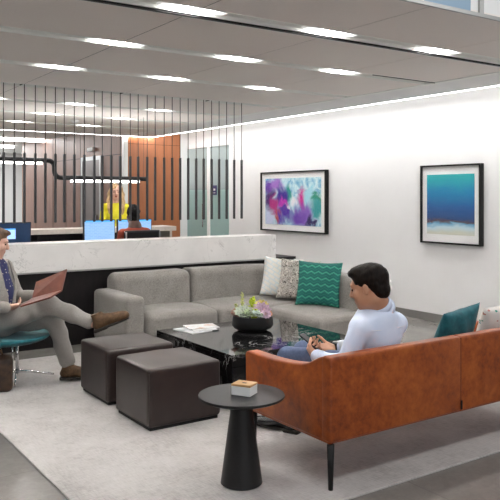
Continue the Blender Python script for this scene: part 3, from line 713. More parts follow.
fr = 0.32 - np.sqrt(np.maximum(4.64 - P[0], 0) ** 2 + np.maximum(6.68 - P[1], 0) ** 2)   # concave part not needed: keep straight fronts
front = np.minimum(np.maximum(6.43 - P[1], -9), np.maximum(4.41 - P[0], -9))
front = -(np.maximum(0, 0) + np.maximum(P[1] - 6.43, P[0] - 4.41)); front = front
side = np.maximum(3.99 - P[0], 6.27 - P[1])
top = P[2] - (.425 + .012 * np.clip(1 - ((P[0] - 4.7) ** 2 + (P[1] - 6.8) ** 2) / .4, 0, 1))
seat = rnd(rnd(np.maximum(ib, side), front, .06), np.maximum(top, .19 - P[2]), .055)
F.v = seat.astype(np.float32); F.wrinkle(.002, 12, 6); F.build('seat', grey_fab, t)
fab_box('seat', 4.40, 5.08, 5.30, 6.265, .19, .42, .06, puff=.018)
fab_box('backrest', 5.05, 5.36, 5.28, 6.20, .10, .765, .09)
mb = MB().box(3.0, 5.3, 6.5, 7.3, .06, .20).box(4.46, 5.3, 5.36, 6.5, .06, .20); mb.build('base', grey_fab, t)
for x, y in ((3.05, 6.55), (3.05, 7.25), (4.52, 5.4), (5.25, 5.4), (5.25, 7.25), (4.5, 6.55)): MB().lathe([(0, RUG), (.02, RUG), (.02, .07), (0, .07)], (x, y, 0), 12).build('leg', matte_black, t)

# ---- pillows
def pillow(name, label, w, h, th, C, wdir, n, m, group, roll=0, dent=0):
    """C centre, wdir width direction, n face normal; square cushion with pinched corners"""
    wd = Vector(wdir).normalized(); nn = Vector(n).normalized(); nn = (nn - wd * nn.dot(wd)).normalized(); up = nn.cross(wd) if nn.cross(wd).z > 0 else wd.cross(nn)
    R = Matrix((wd, up, nn)).transposed().to_4x4() @ Matrix.Rotation(roll, 4, 'Z')
    b = bmesh.new(); n_ = 26; G = {}
    for sd in (1, -1):
        for i in range(n_ + 1):
            for j in range(n_ + 1):
                u = -1 + 2 * i / n_; v = -1 + 2 * j / n_
                if sd == -1 and (i in (0, n_) or j in (0, n_)): G[sd, i, j] = G[1, i, j]; continue
                f = ((1 - u * u) * (1 - v * v)) ** .42
                x = u * w / 2 * (1 - .07 * (1 - v * v) * abs(u)); y = v * h / 2 * (1 - .07 * (1 - u * u) * abs(v))
                z = sd * th / 2 * f * (1 - dent * math.exp(-((u * 1.8) ** 2)) * max(0, v))
                z += .004 * math.sin(9 * u + 4 * v) * f
                if dent: y -= dent * .25 * h * math.exp(-((u * 2.2) ** 2)) * max(0, v) ** 2
                G[sd, i, j] = b.verts.new((x, y, z))
    for sd in (1, -1):
        for i in range(n_):
            for j in range(n_):
                q = [G[sd, i, j], G[sd, i + 1, j], G[sd, i + 1, j + 1], G[sd, i, j + 1]]
                b.faces.new(q if sd == 1 else q[::-1])
    me = bpy.data.meshes.new(name); b.to_mesh(me); b.free()
    o = link(name, me, m, None, False, True); o.matrix_world = Matrix.Translation(C) @ R
    loc, rot, sca = o.matrix_world.decompose(); o.location = loc; o.rotation_euler = rot.to_euler()
    return setp(o, label, 'pillow', group)
def teal_pattern():
    m = mat('teal_zigzag', (.0, .3, .25), .85); g = N(m)
    sep = g.n('ShaderNodeSeparateXYZ'); g.l(g.co(), sep.inputs[0])
    tri = g.math('PINGPONG', g.math('MULTIPLY', sep.outputs['X'], 1), .04)
    y = g.math('ADD', g.math('MULTIPLY', sep.outputs['Y'], 1), g.math('MULTIPLY', tri, .6))
    st = g.math('PINGPONG', y, .011); line = g.ramp(g.math('MULTIPLY', st, 90), [(.0, (1, 1, 1)), (.16, (0, 0, 0))], 'CONSTANT')
    big = g.math('PINGPONG', g.math('ADD', y, .01), .033); bl = g.ramp(g.math('MULTIPLY', big, 30), [(0, (1, 1, 1)), (.10, (0, 0, 0))], 'CONSTANT')
    c = g.mix(line, (.006, .10, .092), (.02, .24, .17)); c = g.mix(bl, c, (.07, .42, .26))
    g.color(c); return m
def maze_pattern():
    m = mat('black_cream_maze', (.7, .65, .6), .85); g = N(m)
    n = g.noise(g.co(), 26, 0, .5, 1.0); v = g.math('MULTIPLY', g.math('PINGPONG', n.outputs['Fac'], .07), 14)
    g.color(g.ramp(v, [(.38, (.05, .038, .033)), (.46, (.66, .61, .55))])); return m
def dash_pattern():
    m = mat('cream_blue_dash', (.75, .72, .66), .85); g = N(m)
    br = g.n('ShaderNodeTexBrick'); g.l(g.co(rot=(0, 0, .5)), br.inputs['Vector'])
    br.inputs['Scale'].default_value = 1; br.inputs['Brick Width'].default_value = .09; br.inputs['Row Height'].default_value = .045; br.inputs['Mortar Size'].default_value = .006
    br.inputs['Color1'].default_value = (.74, .71, .65, 1); br.inputs['Color2'].default_value = (.70, .68, .62, 1); br.inputs['Mortar'].default_value = (.58, .65, .68, 1)
    g.color(br.outputs['Color']); return m
def leaf_pattern():
    m = mat('white_leaf_sprig', (.75, .72, .68), .8); g = N(m)
    v = g.n('ShaderNodeTexVoronoi'); g.l(g.co(scale=(1, 2.2, 1), rot=(0, 0, .8)), v.inputs['Vector']); v.inputs['Scale'].default_value = 16
    c = g.ramp(v.outputs['Distance'], [(.0, (1, 1, 1)), (.22, (0, 0, 0))], 'CONSTANT')
    hue = g.ramp(v.outputs['Color'], [(0, (.05, .30, .22)), (.45, (.50, .22, .18)), (.7, (.1, .3, .35))], 'CONSTANT')
    g.color(g.mix(c, (.74, .70, .66), hue)); return m
PG = 'throw pillows on the grey sofa'
pillow('throw_pillow', 'teal pillow with bright green zigzag lines on the grey sofa', .48, .48, .13, (4.88, 5.88, .672), (.62, -.78, 0), (-.78, -.62, .28), teal_pattern(), PG, -.03)
pillow('throw_pillow', 'black and cream maze patterned pillow behind the teal one on the grey sofa', .46, .46, .13, (4.96, 6.33, .668), (.62, -.78, 0), (-.72, -.62, .34), maze_pattern(), PG, -.06)
pillow('throw_pillow', 'cream pillow with faint blue dashes, leftmost on the grey sofa', .46, .46, .12, (4.93, 6.60, .672), (.72, -.69, 0), (-.66, -.68, .36), dash_pattern(), PG, -.08)

# ================================================================ LEATHER SOFA
LX0, LX1, LY0, LY1 = 2.53, 4.65, 2.95, 3.775
t = thing('leather_sofa', 'cognac brown leather sofa seen from behind in the right foreground', 'sofa', ((LX0 + LX1) / 2, 3.4, RUG))
def arm_profile(x0, x1, name):
    pts = [(LY0 + .035, .27), (LY0 + .035, .72), (3.02, .726), (3.06, .712), (3.10, .692), (3.15, .668), (3.20, .653), (3.27, .643), (3.36, .634), (3.48, .628), (3.62, .627), (3.72, .629), (3.76, .626), (3.775, .610), (3.772, .45), (3.76, .27)]
    return MB().prism([(x0 + .0015, y, z) for y, z in pts], None, (x1 - x0 - .003, 0, 0), .012, 3).build(name, cognac, t, auto=True)
arm_profile(LX0, LX0 + .085, 'arm'); arm_profile(LX1 - .085, LX1, 'arm')
seamx = 3.59
for x0, x1 in ((LX0, seamx - .0005), (seamx + .0005, LX1)):
    MB().prism([(x0, LY0, .27), (x0, LY0, .715), (x0, LY0 + .008, .728), (x0, LY0 + .065, .732), (x0, LY0 + .078, .715), (x0, LY0 + .078, .27)], None, (x1 - x0, 0, 0), .012, 4).build('back_panel', cognac, t, auto=True)
MB().tube([(seamx, LY0 + .006, .28), (seamx, LY0 + .006, .722), (seamx, LY0 + .05, .726)], .0065, 8).build('back_seam', mat('seam_thread', (.22, .045, .008), .6), t)
MB().box(seamx - .006, seamx + .006, LY0 - .006, LY0 - .001, .28, .335).build('zip_tab', matte_black, t)
MB().box(LX0 + .01, LX1 - .01, LY0 + .02, LY1 - .01, .255, .31, .01).build('seat_frame', cognac, t)
for x0, x1 in ((LX0 + .09, seamx - .005), (seamx + .005, LX1 - .09)):
    MB().box(x0, x1, 3.10, 3.77, .31, .44, .035, 4).build('seat_cushion', cognac, t, auto=True)
for x, y, sx_, sy_ in ((LX0 + .03, LY0 + .03, 0, 0), (LX1 - .03, LY0 + .03, 0, 0), (LX0 + .05, LY1 - .03, 0, 0), (LX1 - .05, LY1 - .06, 0, 0), (seamx, LY1 - .06, 0, 0)):
    if x == LX0 + .03: x, y = LX0 + .018, LY0 + .02
    MB().tube([(x, y, RUG), (x, y, .258)], [.013, .021], 14).build('leg', matte_black, t, True)
PG2 = 'pillows on the leather sofa'; PILR = .08
pillow('sofa_pillow', 'dark teal velvet pillow leaning on the leather sofa back', .43, .45, .14, (3.855, 3.235, .65), (.97, .15, .0), (.15, -.93, -.36), teal_vel, PG2, PILR, .0)
pillow('sofa_pillow', 'white pillow with small green and red leaves at the right edge of the picture', .50, .44, .17, (4.37, 3.25, .63), (.98, 0, 0), (0, -.95, -.3), leaf_pattern(), PG2, .04)

#PEOPLE
# ================================================================ PEOPLE
def head(F, c, fwd, up, sc=1.0, neck_to=None, nr=.056, female=False):
    """adds a head (centre c) to the field; returns the basis and a local->world function"""
    R = basis(fwd, up); c = V(*c); w = lambda x, y, z: c + R @ (V(x, y, z) * sc); e = lambda p, r, k=.012, sub=False: F.ell(w(*p), V(*r) * sc, R, k * sc, sub)
    jw = .052 if female else .058
    e((0, -.012, .035), (.073, .095, .083), .02)
    e((0, .030, -.035), (jw + .004, .066, .080), .025)
    e((0, .062, -.085), (.027, .028, .026), .025)
    for s_ in (-1, 1):
        e((s_ * .036, -.0 + .02, -.06), (.026, .045, .035), .02)
        e((s_ * .040, .066, -.022), (.024, .022, .022), .015)
        e((s_ * .031, .104, .010), (.016, .015, .012), .014, True)
        e((s_ * .077, -.008, -.010), (.009, .017, .028), .006)
    e((0, .078, .030), (.046, .018, .018), .02)
    F.cap(w(0, .092, .018), w(0, .110, -.018), .009 * sc, .013 * sc, .010 * sc); e((0, .106, -.022), (.017, .012, .009), .006)
    e((0, .088, -.052), (.024, .014, .006), .005); e((0, .087, -.062), (.020, .013, .006), .005)
    if neck_to is not None: F.cap(w(0, -.02, -.06), neck_to, nr * sc, nr * sc * 1.05, .03)
    return R, w
def eyes(w, R, sc, parent):
    for s_ in (-1, 1):
        mb = MB(); b = bmesh.new(); bmesh.ops.create_uvsphere(b, u_segments=12, v_segments=8, radius=.0085 * sc); bmesh.ops.translate(b, vec=Vector(w(s_ * .031, .082, .008)), verts=b.verts)
        mb.merge(b).build('eye', eye_m, parent, True)
        F = Field(w(s_ * .031, .1, .03) - .04 * sc, w(s_ * .031, .1, .03) + .04 * sc, .003)
        F.cap(w(s_ * .014, .096, .030), w(s_ * .046, .086, .033), .0038 * sc, .003 * sc, .002); F.build('eyebrow', hair_dark if parent.get('hb') else hair_brown, parent)
def hand(F, o, d, n, t, sc=1.0, curl=(.5, .6, .6, .6), thumb=.5, side=None):
    """wrist o, direction d, palm normal n, thumb side t; curl per finger in radians per joint"""
    d = V(*d); d /= np.linalg.norm(d); n = V(*n); n -= d * (n @ d); n /= np.linalg.norm(n); t = np.cross(n, d) if np.cross(n, d) @ V(*t) > 0 else np.cross(d, n)
    R = np.stack([t, d, n], 1); o = V(*o)
    F.box(o + d * .048 * sc, V(.040, .046, .014) * sc, .012 * sc, R, .012)
    Ls = [(.042, .026, .020), (.046, .029, .021), (.043, .027, .020), (.034, .021, .018)]
    for i in range(4):
        off = (.029 - .0195 * i) * sc; p = o + d * (.086 - .004 * abs(i - 1)) * sc + t * off; a = 0
        for j, L in enumerate(Ls[i]):
            a += curl[i] * (1.0, 1.15, .8)[j]; q = p + (d * math.cos(a) + n * math.sin(a)) * L * sc
            F.cap(p, q, (.0092 - .0010 * j) * sc, (.0084 - .0010 * j) * sc, .0035); p = q
    p = o + d * .022 * sc + t * .030 * sc; dd = d * .72 + t * .68 + n * .25; dd /= np.linalg.norm(dd); q = p + dd * .040 * sc; F.cap(p, q, .013 * sc, .0105 * sc, .012)
    dd2 = dd * (1 - thumb) + n * thumb * .7 + d * thumb * .5; dd2 /= np.linalg.norm(dd2); r = q + dd2 * .032 * sc; F.cap(q, r, .0102 * sc, .009 * sc, .004); F.cap(r, r + (dd2 + d * .3) / 1.15 * .022 * sc, .009 * sc, .0075 * sc, .004)
def boot(name, ankle, toe, up, m, parent, high=.09, w=.047, sc=1.0, laces=True, th=1.0):
    a, tt, u = V(*ankle), V(*toe), V(*up); u = u / np.linalg.norm(u); d = tt - a; d -= u * (d @ u); L = np.linalg.norm(d); d /= L; R = np.stack([np.cross(d, u), d, u], 1)
    o = a - u * .075 * sc     # sole level under ankle
    W_ = lambda x, y, z: o + R @ V(x, y, z)
    lo = np.min([a, tt, o], 0) - .16; hi = np.max([a, tt, o], 0) + .16
    F = Field(lo, hi, .007)
    F.ell(W_(0, -.015, .035), (w * .86, .062, .040), R, .02); F.cap(W_(0, 0, .05 * th), W_(0, L * .62, .030 * th), .042 * th, .034 * th, .03)
    F.ell(W_(0, L * .72, .026 * th), (w, .078, .034 * th), R, .025); F.ell(W_(0, L * .93, .022 * th), (w * .8, .045, .028 * th), R, .02)
    F.cap(W_(0, -.008, .05), W_(0, -.014, .05 + high), .044, .048, .02)
    F.cut(W_(0, 0, .006), -u); F.cut(W_(0, -.014, .045 + high), u)
    s = F.build(name, m, parent)
    F = Field(lo, hi, .007); F.box(W_(0, -.02, -.002), (w * .9, .055, .014), .008, R, .01); F.ell(W_(0, L * .55, -.001), (w * 1.02, L * .58, .013), R, .02); F.cut(W_(0, 0, .010), u)
    F.build('sole', sole_m, s)
    if laces:
        mb = MB()
        for k in range(5):
            y = .030 + k * .018; z = (.092 - k * .009) * (1 + (th - 1) * .7); mb.tube([W_(-.024, y, z - .004), W_(0, y, z + .010), W_(.024, y, z - .004)], .0028, 5)
        mb.build('laces', lace_m, s)
    return s

def pd(x, y, d):
    k = (x - 250) / 720; r = k * d; return Vector((r * math.cos(TH) + d * math.sin(TH), -r * math.sin(TH) + d * math.cos(TH), 1.6 - (y - 196) * d / 720))
# ---- man in the pale blue shirt on the leather sofa
P_ = thing('person', 'man in pale blue shirt and blue trousers on the leather sofa, looking at a phone', 'person', (3.15, 3.4, .44)); P_['hb'] = 1
fh = V(-.42, .88, -.30); uph = V(-.12, .30, 1.0); hc = V(3.078, 3.225, 1.042); HS = 1.16
F = Field((2.60, 3.02, .0), (3.58, 4.20, 1.24), .0065)
c7 = V(3.150, 3.215, .915)
R, w = head(F, hc, fh, uph, HS, c7, .055)
F.chain([c7, (3.14, 3.25, .73), (3.14, 3.32, .55)], [.062, .12, .13], .04)
F.cap((3.0, 3.22, .805), (3.30, 3.24, .805), .05, .05, .04)
LE, LW = V(2.875, 3.205, .605), V(2.845, 3.465, .605); RE, RW = V(3.34, 3.42, .64), V(3.075, 3.545, .615)
F.chain([(2.975, 3.21, .80), LE, LW], [.048, .038, .026], .02)
F.chain([(3.315, 3.235, .80), RE, RW], [.048, .038, .026], .02)
hand(F, LW, (.36, .93, .10), (.75, -.30, .45), (-.1, .2, 1), 1.05, (.35, .55, .65, .7), .6)
hand(F, RW, (-.90, .40, .06), (-.15, -.3, .9), (-.3, .9, .4), 1.05, (.45, .55, .6, .6), .5)
LK, RK = V(2.92, 3.84, .525), V(3.10, 3.90, .53); LA, RA = V(2.95, 3.86, .10), V(3.17, 3.95, .10)
F.chain([(3.06, 3.36, .53), LK, LA], [.072, .050, .036], .03); F.chain([(3.23, 3.36, .53), RK, RA], [.072, .050, .036], .03)
F.build('body', [skin_m, lip_m], P_, paint=lambda c: (np.linalg.norm((c - w(0, .098, -.057)) / .02, axis=1) < .85).astype(int) * ((c - w(0, .098, -.057)) @ R[:, 2] > -.012) * ((c - w(0, .098, -.057)) @ R[:, 2] < .012))
eyes(w, R, HS, P_)
# hair: cap with side parting, short at the nape
F = Field(hc - .18, hc + .20, .005)
s = HS; e = lambda p, r, k=.015, sub=False: F.ell(w(*p), V(*r) * s, R, k, sub)
e((0, -.018, .043), (.078, .101, .084)); e((0, -.058, -.02), (.060, .048, .062), .02); e((0, .030, .092), (.058, .062, .034), .02); e((.0, .070, .090), (.040, .022, .016), .02)
e((0, .108, .004), (.12, .058, .078), .010, True); e((0, .068, -.065), (.12, .070, .068), .012, True)
for q in (-1, 1): e((q * .092, .002, -.012), (.034, .022, .034), .008, True)
e((0, -.04, -.118), (.12, .10, .044), .015, True)
F.wrinkle(.0014, 120, 4); F.build('hair', hair_dark, P_)
# shirt
F = Field((2.62, 2.98, .44), (3.56, 3.70, 1.06), .0075)
F.chain([(3.14, 3.235, .83), (3.13, 3.255, .72), (3.14, 3.33, .56)], [.125, .145, .15], .05)
F.ell((3.145, 3.230, .77), (.180, .115, .12), None, .05)
F.cap((3.005, 3.215, .805), (3.295, 3.235, .805), .070, .070, .05)
F.cap((3.09, 3.215, .862), (3.21, 3.222, .862), .048, .048, .05)
F.chain([(2.975, 3.205, .795), LE, LW - (LW - LE) * .10], [.066, .056, .041], .025)
F.chain([(3.320, 3.235, .800), RE, RW - (RW - RE) * .10], [.066, .056, .041], .025)
F.wrinkle(.008, 24, 8)
sh = F.build('shirt', blue_shirt, P_)
def ring(c, ax, r0, r1, h, name, m, parent, th=.004, n=28, tilt=None, gap=0):
    """open band around an axis"""
    ax = V(*ax); ax /= np.linalg.norm(ax); a = np.cross(ax, V(0, 0, 1) if abs(ax[2]) < .9 else V(0, 1, 0)); a /= np.linalg.norm(a); b = np.cross(ax, a); c = V(*c)
    bm_ = bmesh.new(); rows = []
    for r, z in ((r0, 0), (r1, h), (r1 + th, h), (r0 + th, 0)): rows.append([bm_.verts.new(c + ax * z + (a * math.cos(2 * PI * k / n) + b * math.sin(2 * PI * k / n)) * r) for k in range(n)])
    for i in range(4):
        for k in range(n): bm_.faces.new((rows[i][k], rows[i][(k + 1) % n], rows[(i + 1) % 4][(k + 1) % n], rows[(i + 1) % 4][k]))
    bmesh.ops.recalc_face_normals(bm_, faces=bm_.faces); return MB().merge(bm_).build(name, m, parent, True)
nd = w(0, -.02, -.06) - c7
nu = nd / np.linalg.norm(nd)
ring(c7 + nu * .012, nu, .078, .070, .045, 'collar', blue_shirt, sh, .006)
ring(c7 - nu * .014, nu, .090, .078, .028, 'collar_band', blue_shirt, sh, .008)
ring(LW - (LW - LE) * .22, LW - LE, .043, .040, .045, 'cuff', cuff_m, sh); ring(RW - (RW - RE) * .22, RW - RE, .043, .040, .045, 'cuff', cuff_m, sh)
# yoke seam, box pleat on the back
MB().tube([(3.00, 3.125, .80), (3.14, 3.105, .795), (3.28, 3.135, .80)], .002, 5).build('yoke_seam', cuff_m, sh)
# trousers
F = Field((2.80, 3.20, .06), (3.42, 4.05, .68), .009)
F.ell((3.145, 3.35, .55), (.165, .13, .105), None, .04)
F.chain([(3.06, 3.36, .54), LK, (2.95, 3.86, .13)], [.090, .066, .055], .03); F.chain([(3.23, 3.36, .54), RK, (3.17, 3.95, .13)], [.090, .066, .055], .03)
F.wrinkle(.004, 24, 2); F.build('trousers', jean_m, P_)
boot('shoe', (2.955, 3.86, .10), (2.85, 4.10, .03), (0, 0, 1), shoe_black, P_, .035, .045, laces=False)
boot('shoe', (3.17, 3.95, .10), (3.09, 4.20, .03), (0, 0, 1), shoe_black, P_, .035, .045, laces=False)
wt = thing('wristwatch', 'black wristwatch on the right wrist of the man in pale blue shirt', 'watch', tuple(RW - (RW - RE) * .05))
ring(RW - (RW - RE) * .06, RW - RE, .031, .030, .020, 'watch_strap', matte_black, wt, .004)
ax = (RW - RE) / np.linalg.norm(RW - RE); cw = RW - (RW - RE) * .02 + V(0, 0, .034)
MB().lathe([(0, 0), (.017, 0), (.018, .005), (.015, .009), (0, .009)], cw, 20).build('watch_face', steel_grey, wt)
ph = thing('smartphone', 'dark smartphone held in both hands by the man in pale blue shirt', 'phone', (2.93, 3.62, .65))
M = Matrix.Translation((2.925, 3.615, .665)) @ Matrix.Rotation(math.radians(28), 4, 'Z') @ Matrix.Rotation(math.radians(35), 4, 'X')
MB().box(-.036, .036, -.072, .072, -.004, .004, .004, 2, M).build('phone_body', frame_black, ph); MB().box(-.032, .032, -.067, .067, .0038, .0046, 0, 0, M).build('phone_screen', mat('phone_screen', (.03, .03, .035), .08), ph)

# ---- man in the grey suit on the teal chair
CX, CY = 1.72, 6.20
t = thing('lounge_chair', 'teal velvet lounge chair on polished chrome legs at the left edge', 'chair', (1.80, 6.3, RUG))
F = Field((CX - .5, CY - .5, .28), (CX + .5, CY + .5, .92), .014)
F.ell((CX, CY, .43), (.37, .37, .085), None, .02); F.cut((0, 0, .432), (0, 0, 1)); 
seat_f = F.build('seat_shell', teal_vel, t)
mb = MB(); fdir = V(.80, -.60, 0)
bmx = bmesh.new(); rows = []
for sgn in (0, 1):
    for i in range(25):
        a = math.radians(-105 + 210 * i / 24); base = math.atan2(-fdir[1], -fdir[0]); 
        r = .36 - .045 * sgn; top = .40 + .42 * max(0, math.cos(a * .78)) ** .8
        rows.append([bmx.verts.new((CX + (r + .07 * q * 1) * math.cos(base + a), CY + (r + .07 * q) * math.sin(base + a), .38 + (top - .38) * q)) for q in [k / 6 for k in range(7)]])
for sgn in (0, 1):
    for i in range(24):
        for k in range(6): bmx.faces.new((rows[sgn * 25 + i][k], rows[sgn * 25 + i + 1][k], rows[sgn * 25 + i + 1][k + 1], rows[sgn * 25 + i][k + 1]))
for i in range(24):
    for k in (0, 6): bmx.faces.new((rows[i][k], rows[i + 1][k], rows[25 + i + 1][k], rows[25 + i][k]))
for i in (0, 24):
    for k in range(6): bmx.faces.new((rows[i][k], rows[i][k + 1], rows[25 + i][k + 1], rows[25 + i][k]))
bmesh.ops.recalc_face_normals(bmx, faces=bmx.faces); mb.merge(bmx).build('backrest', teal_vel, t, True)
HX, HY = 1.85, 6.32
MB().tube([(HX, HY, .06), (HX, HY, .36)], .014, 16).build('chrome_column', chrome, t, True)
MB().tube([(HX - .035, HY + .02, .09), (HX - .035, HY + .02, .36)], .009, 12).build('chrome_column', chrome, t, True)
for a in (-110, -12, 75, 165):
    a = math.radians(a); MB().tube([(HX, HY, .075), (HX + .10 * math.cos(a), HY + .10 * math.sin(a), .068), (HX + .31 * math.cos(a), HY + .31 * math.sin(a), RUG + .010)], [.014, .012, .009], 10).build('leg', chrome, t, True)
P_ = thing('person', 'man in light grey suit with crossed legs sitting at the left edge', 'person', (1.66, 6.2, .43))
ft = V(.62, -.78, 0); pel = V(1.64, 6.20, .50); hc = V(1.615, 6.145, 1.215); c7 = V(1.60, 6.20, 1.045)
F = Field((1.28, 5.30, .0), (2.55, 6.62, 1.36), .008)
R, w = head(F, hc, (.93, -.30, -.30), (.3, -.1, 1), 1.04, c7, .058)
F.chain([c7, (1.615, 6.2, .80), pel], [.09, .12, .13], .05)
rs, ls = V(1.50, 6.05, .985), V(1.74, 6.33, .985)
F.cap(rs, ls, .055, .055, .05)
rE, rW = V(1.50, 5.88, .73), V(1.655, 5.935, .695); lE, lW = V(1.84, 6.30, .74), V(1.93, 6.08, .745)
F.chain([rs, rE, rW], [.048, .038, .026], .02); F.chain([ls, lE, lW], [.048, .038, .026], .02)
hand(F, rW, (.93, .30, .0), (-.1, .5, .8), (.2, .75, .5), 1.05, (.45, .5, .5, .5), .5)
hand(F, lW, (.55, -.75, .25), (-.6, -.4, .4), (-.2, .1, 1), 1.05, (.45, .5, .5, .5), .5)
rk, lk = V(1.98, 5.86, .70), V(2.06, 5.98, .56); ra_, la_ = V(2.255, 5.605, .555), V(2.19, 6.03, .12)
F.chain([pel + V(-.05, -.08, .03), rk, ra_], [.078, .052, .036], .03); F.chain([pel + V(.04, .08, .02), lk, la_], [.075, .052, .036], .03)
F.build('body', [skin_fair, lip_m], P_, paint=lambda c: (np.linalg.norm((c - w(0, .098, -.057)) / .02, axis=1) < .85).astype(int) * (np.abs((c - w(0, .098, -.057)) @ R[:, 2]) < .011))
eyes(w, R, 1.04, P_)
F = Field(hc - .18, hc + .18, .006); s = 1.04; e = lambda p, r, k=.015, sub=False: F.ell(w(*p), V(*r) * s, R, k, sub)
e((0, -.020, .045), (.080, .100, .085)); e((0, -.058, -.02), (.062, .05, .06), .02); e((0, .05, .098), (.052, .045, .024), .02)
e((0, .105, -.01), (.12, .055, .072), .012, True); e((0, .068, -.065), (.12, .070, .068), .012, True); e((0, -.04, -.112), (.12, .10, .044), .015, True)
for q in (-1, 1): e((q * .092, .002, -.012), (.034, .022, .034), .008, True)
F.wrinkle(.0025, 90, 5); F.build('hair', hair_brown, P_)
# navy dotted shirt front
def dotted():
    m = mat('navy_dotted', (.02, .03, .14), .7); g = N(m); v = g.n('ShaderNodeTexVoronoi'); v.inputs['Scale'].default_value = 36; v.inputs['Randomness'].default_value = .25
    g.l(g.co(), v.inputs['Vector']); g.color(g.ramp(v.outputs['Distance'], [(0, (.60, .55, .40)), (.20, (.014, .018, .085))], 'CONSTANT')); return m
F = Field((1.36, 5.86, .50), (1.96, 6.50, 1.12), .009)
F.chain([(1.61, 6.19, .99), (1.63, 6.17, .80), (1.65, 6.18, .58)], [.12, .135, .135], .05); F.cap(rs + V(.03, .04, -.01), ls - V(.03, .04, .01), .06, .06, .05); F.cap(c7 - V(0, 0, .03), c7 + V(.01, -.01, .02), .066, .062, .03)
F.build('shirt', dotted(), P_)
# jacket: open at the front
F = Field((1.22, 5.72, .42), (2.06, 6.60, 1.12), .009)
F.chain([(1.60, 6.20, .97), (1.62, 6.19, .78), (1.64, 6.20, .55)], [.145, .160, .165], .05); F.cap(rs + V(0, .01, -.01), ls - V(0, 0, .01), .075, .075, .05)
f3 = V(.62, -.78, 0); sd = V(.78, .62, 0); hf = V(1.62, 6.18, 0)
# carve the V opening through the front
P = np.meshgrid(*F.ax, indexing='ij'); X = (P[0] - hf[0]) * sd[0] + (P[1] - hf[1]) * sd[1]; Yf = (P[0] - hf[0]) * f3[0] + (P[1] - hf[1]) * f3[1]
wid = np.clip((P[2] - .66) * .30, .0, .11) + .004
open_ = np.maximum(np.abs(X - .01) - wid, .02 - Yf)
F.v = np.maximum(F.v, -open_.astype(np.float32)); 
neck = np.sqrt((P[0] - 1.605) ** 2 + (P[1] - 6.195) ** 2) - .078
F.v = np.maximum(F.v, np.minimum(1, -np.maximum(neck, 1.0 - P[2])).astype(np.float32))
F.chain([rs + V(-.0, -.0, -.01), rE, rW - (rW - rE) * .12], [.070, .060, .046], .02); F.chain([ls, lE, lW - (lW - lE) * .15], [.068, .060, .046], .02)
F.wrinkle(.006, 28, 9); jk = F.build('jacket', suit_m, P_)
def onf(x, y, z): q = hf + sd * x + f3 * y; return (q[0], q[1], z)
for sg in (-1, 1):
    MB().slab([onf(.01 + sg * .035, .158, .70), onf(.01 + sg * .10, .142, .80), onf(.01 + sg * .135, .118, .93), onf(.01 + sg * .09, .06, 1.055), onf(.01 + sg * .068, .09, 1.04), onf(.01 + sg * .07, .140, .90)][::sg], .006).build('lapel', suit_m, jk)
b_ = MB(); 
for z in (.63, .70): b_.lathe([(0, 0), (.009, 0), (.009, .006), (0, .006)], onf(.03, .172, z), 12)
for q in (0,): b_.build('button', matte_black, jk)
F = Field((1.38, 5.45, .06), (2.40, 6.50, .86), .009)
F.ell(pel + V(.01, 0, .02), (.17, .17, .115), None, .04)
F.chain([pel + V(-.05, -.08, .03), rk, ra_ - (ra_ - rk) * .08], [.098, .076, .060], .03); F.chain([pel + V(.04, .08, .02), lk, la_ + V(0, 0, .065)], [.095, .078, .068], .03)
F.wrinkle(.008, 30, 12); tr = F.build('trousers', suit_m, P_)
rd = V(math.cos(TH), -math.sin(TH), 0); bd = rd * .93 + V(0, 0, .36); bu = V(0, 0, .93) - rd * .36; ba = np.array(pd(100, 319, 5.85))
boot('boot', tuple(ba), tuple(ba + bd * .205), tuple(bu), shoe_brown, P_, .085, .056, th=1.3)
boot('boot', (2.205, 6.02, .11), (2.385, 5.925, .04), (0, 0, 1), shoe_brown, P_, .10, .054, th=1.25)
# leather folder
t = thing('document_folder', 'open reddish brown leather folder resting on the suited man\'s knee', 'folder', (1.95, 5.9, .75))
A, B, C_, D_ = pd(36, 282, 5.92), pd(66.5, 269, 5.86), pd(61.5, 290, 5.72), pd(32, 298, 5.78)
MB().slab([A, B, C_, D_], .012).build('front_cover', folder_m, t)
E_, G_ = pd(20, 306, 5.66), pd(50, 297, 5.60)
MB().slab([D_, C_, G_, E_], .012).build('back_cover', folder_m, t)
# bag beside the chair
t = thing('leather_bag', 'dark brown leather bag on the rug at the left edge', 'bag', (1.62, 6.02, RUG))
M = Matrix.Translation((1.57, 5.98, 0)) @ Matrix.Rotation(-.35, 4, 'Z')
F = Field((1.2, 5.7, -.02), (1.95, 6.3, .36), .01); Rb = np.array(Matrix.Rotation(-.35, 3, 'Z'))
F.box((1.53, 6.02, .155), (.19, .075, .143), .045, Rb, .01); F.ell((1.53, 6.02, .26), (.15, .03, .06), Rb, .04); F.wrinkle(.004, 30, 3); F.build('bag_body', noisy('bag_leather', (.02, .012, .008), (.07, .035, .018), 20, .5), t)
MB().tube([(1.42, 6.06, .27), (1.44, 6.05, .36), (1.53, 6.02, .39), (1.62, 5.99, .36), (1.64, 5.98, .27)], .008, 8).build('bag_handle', shoe_brown, t, True)

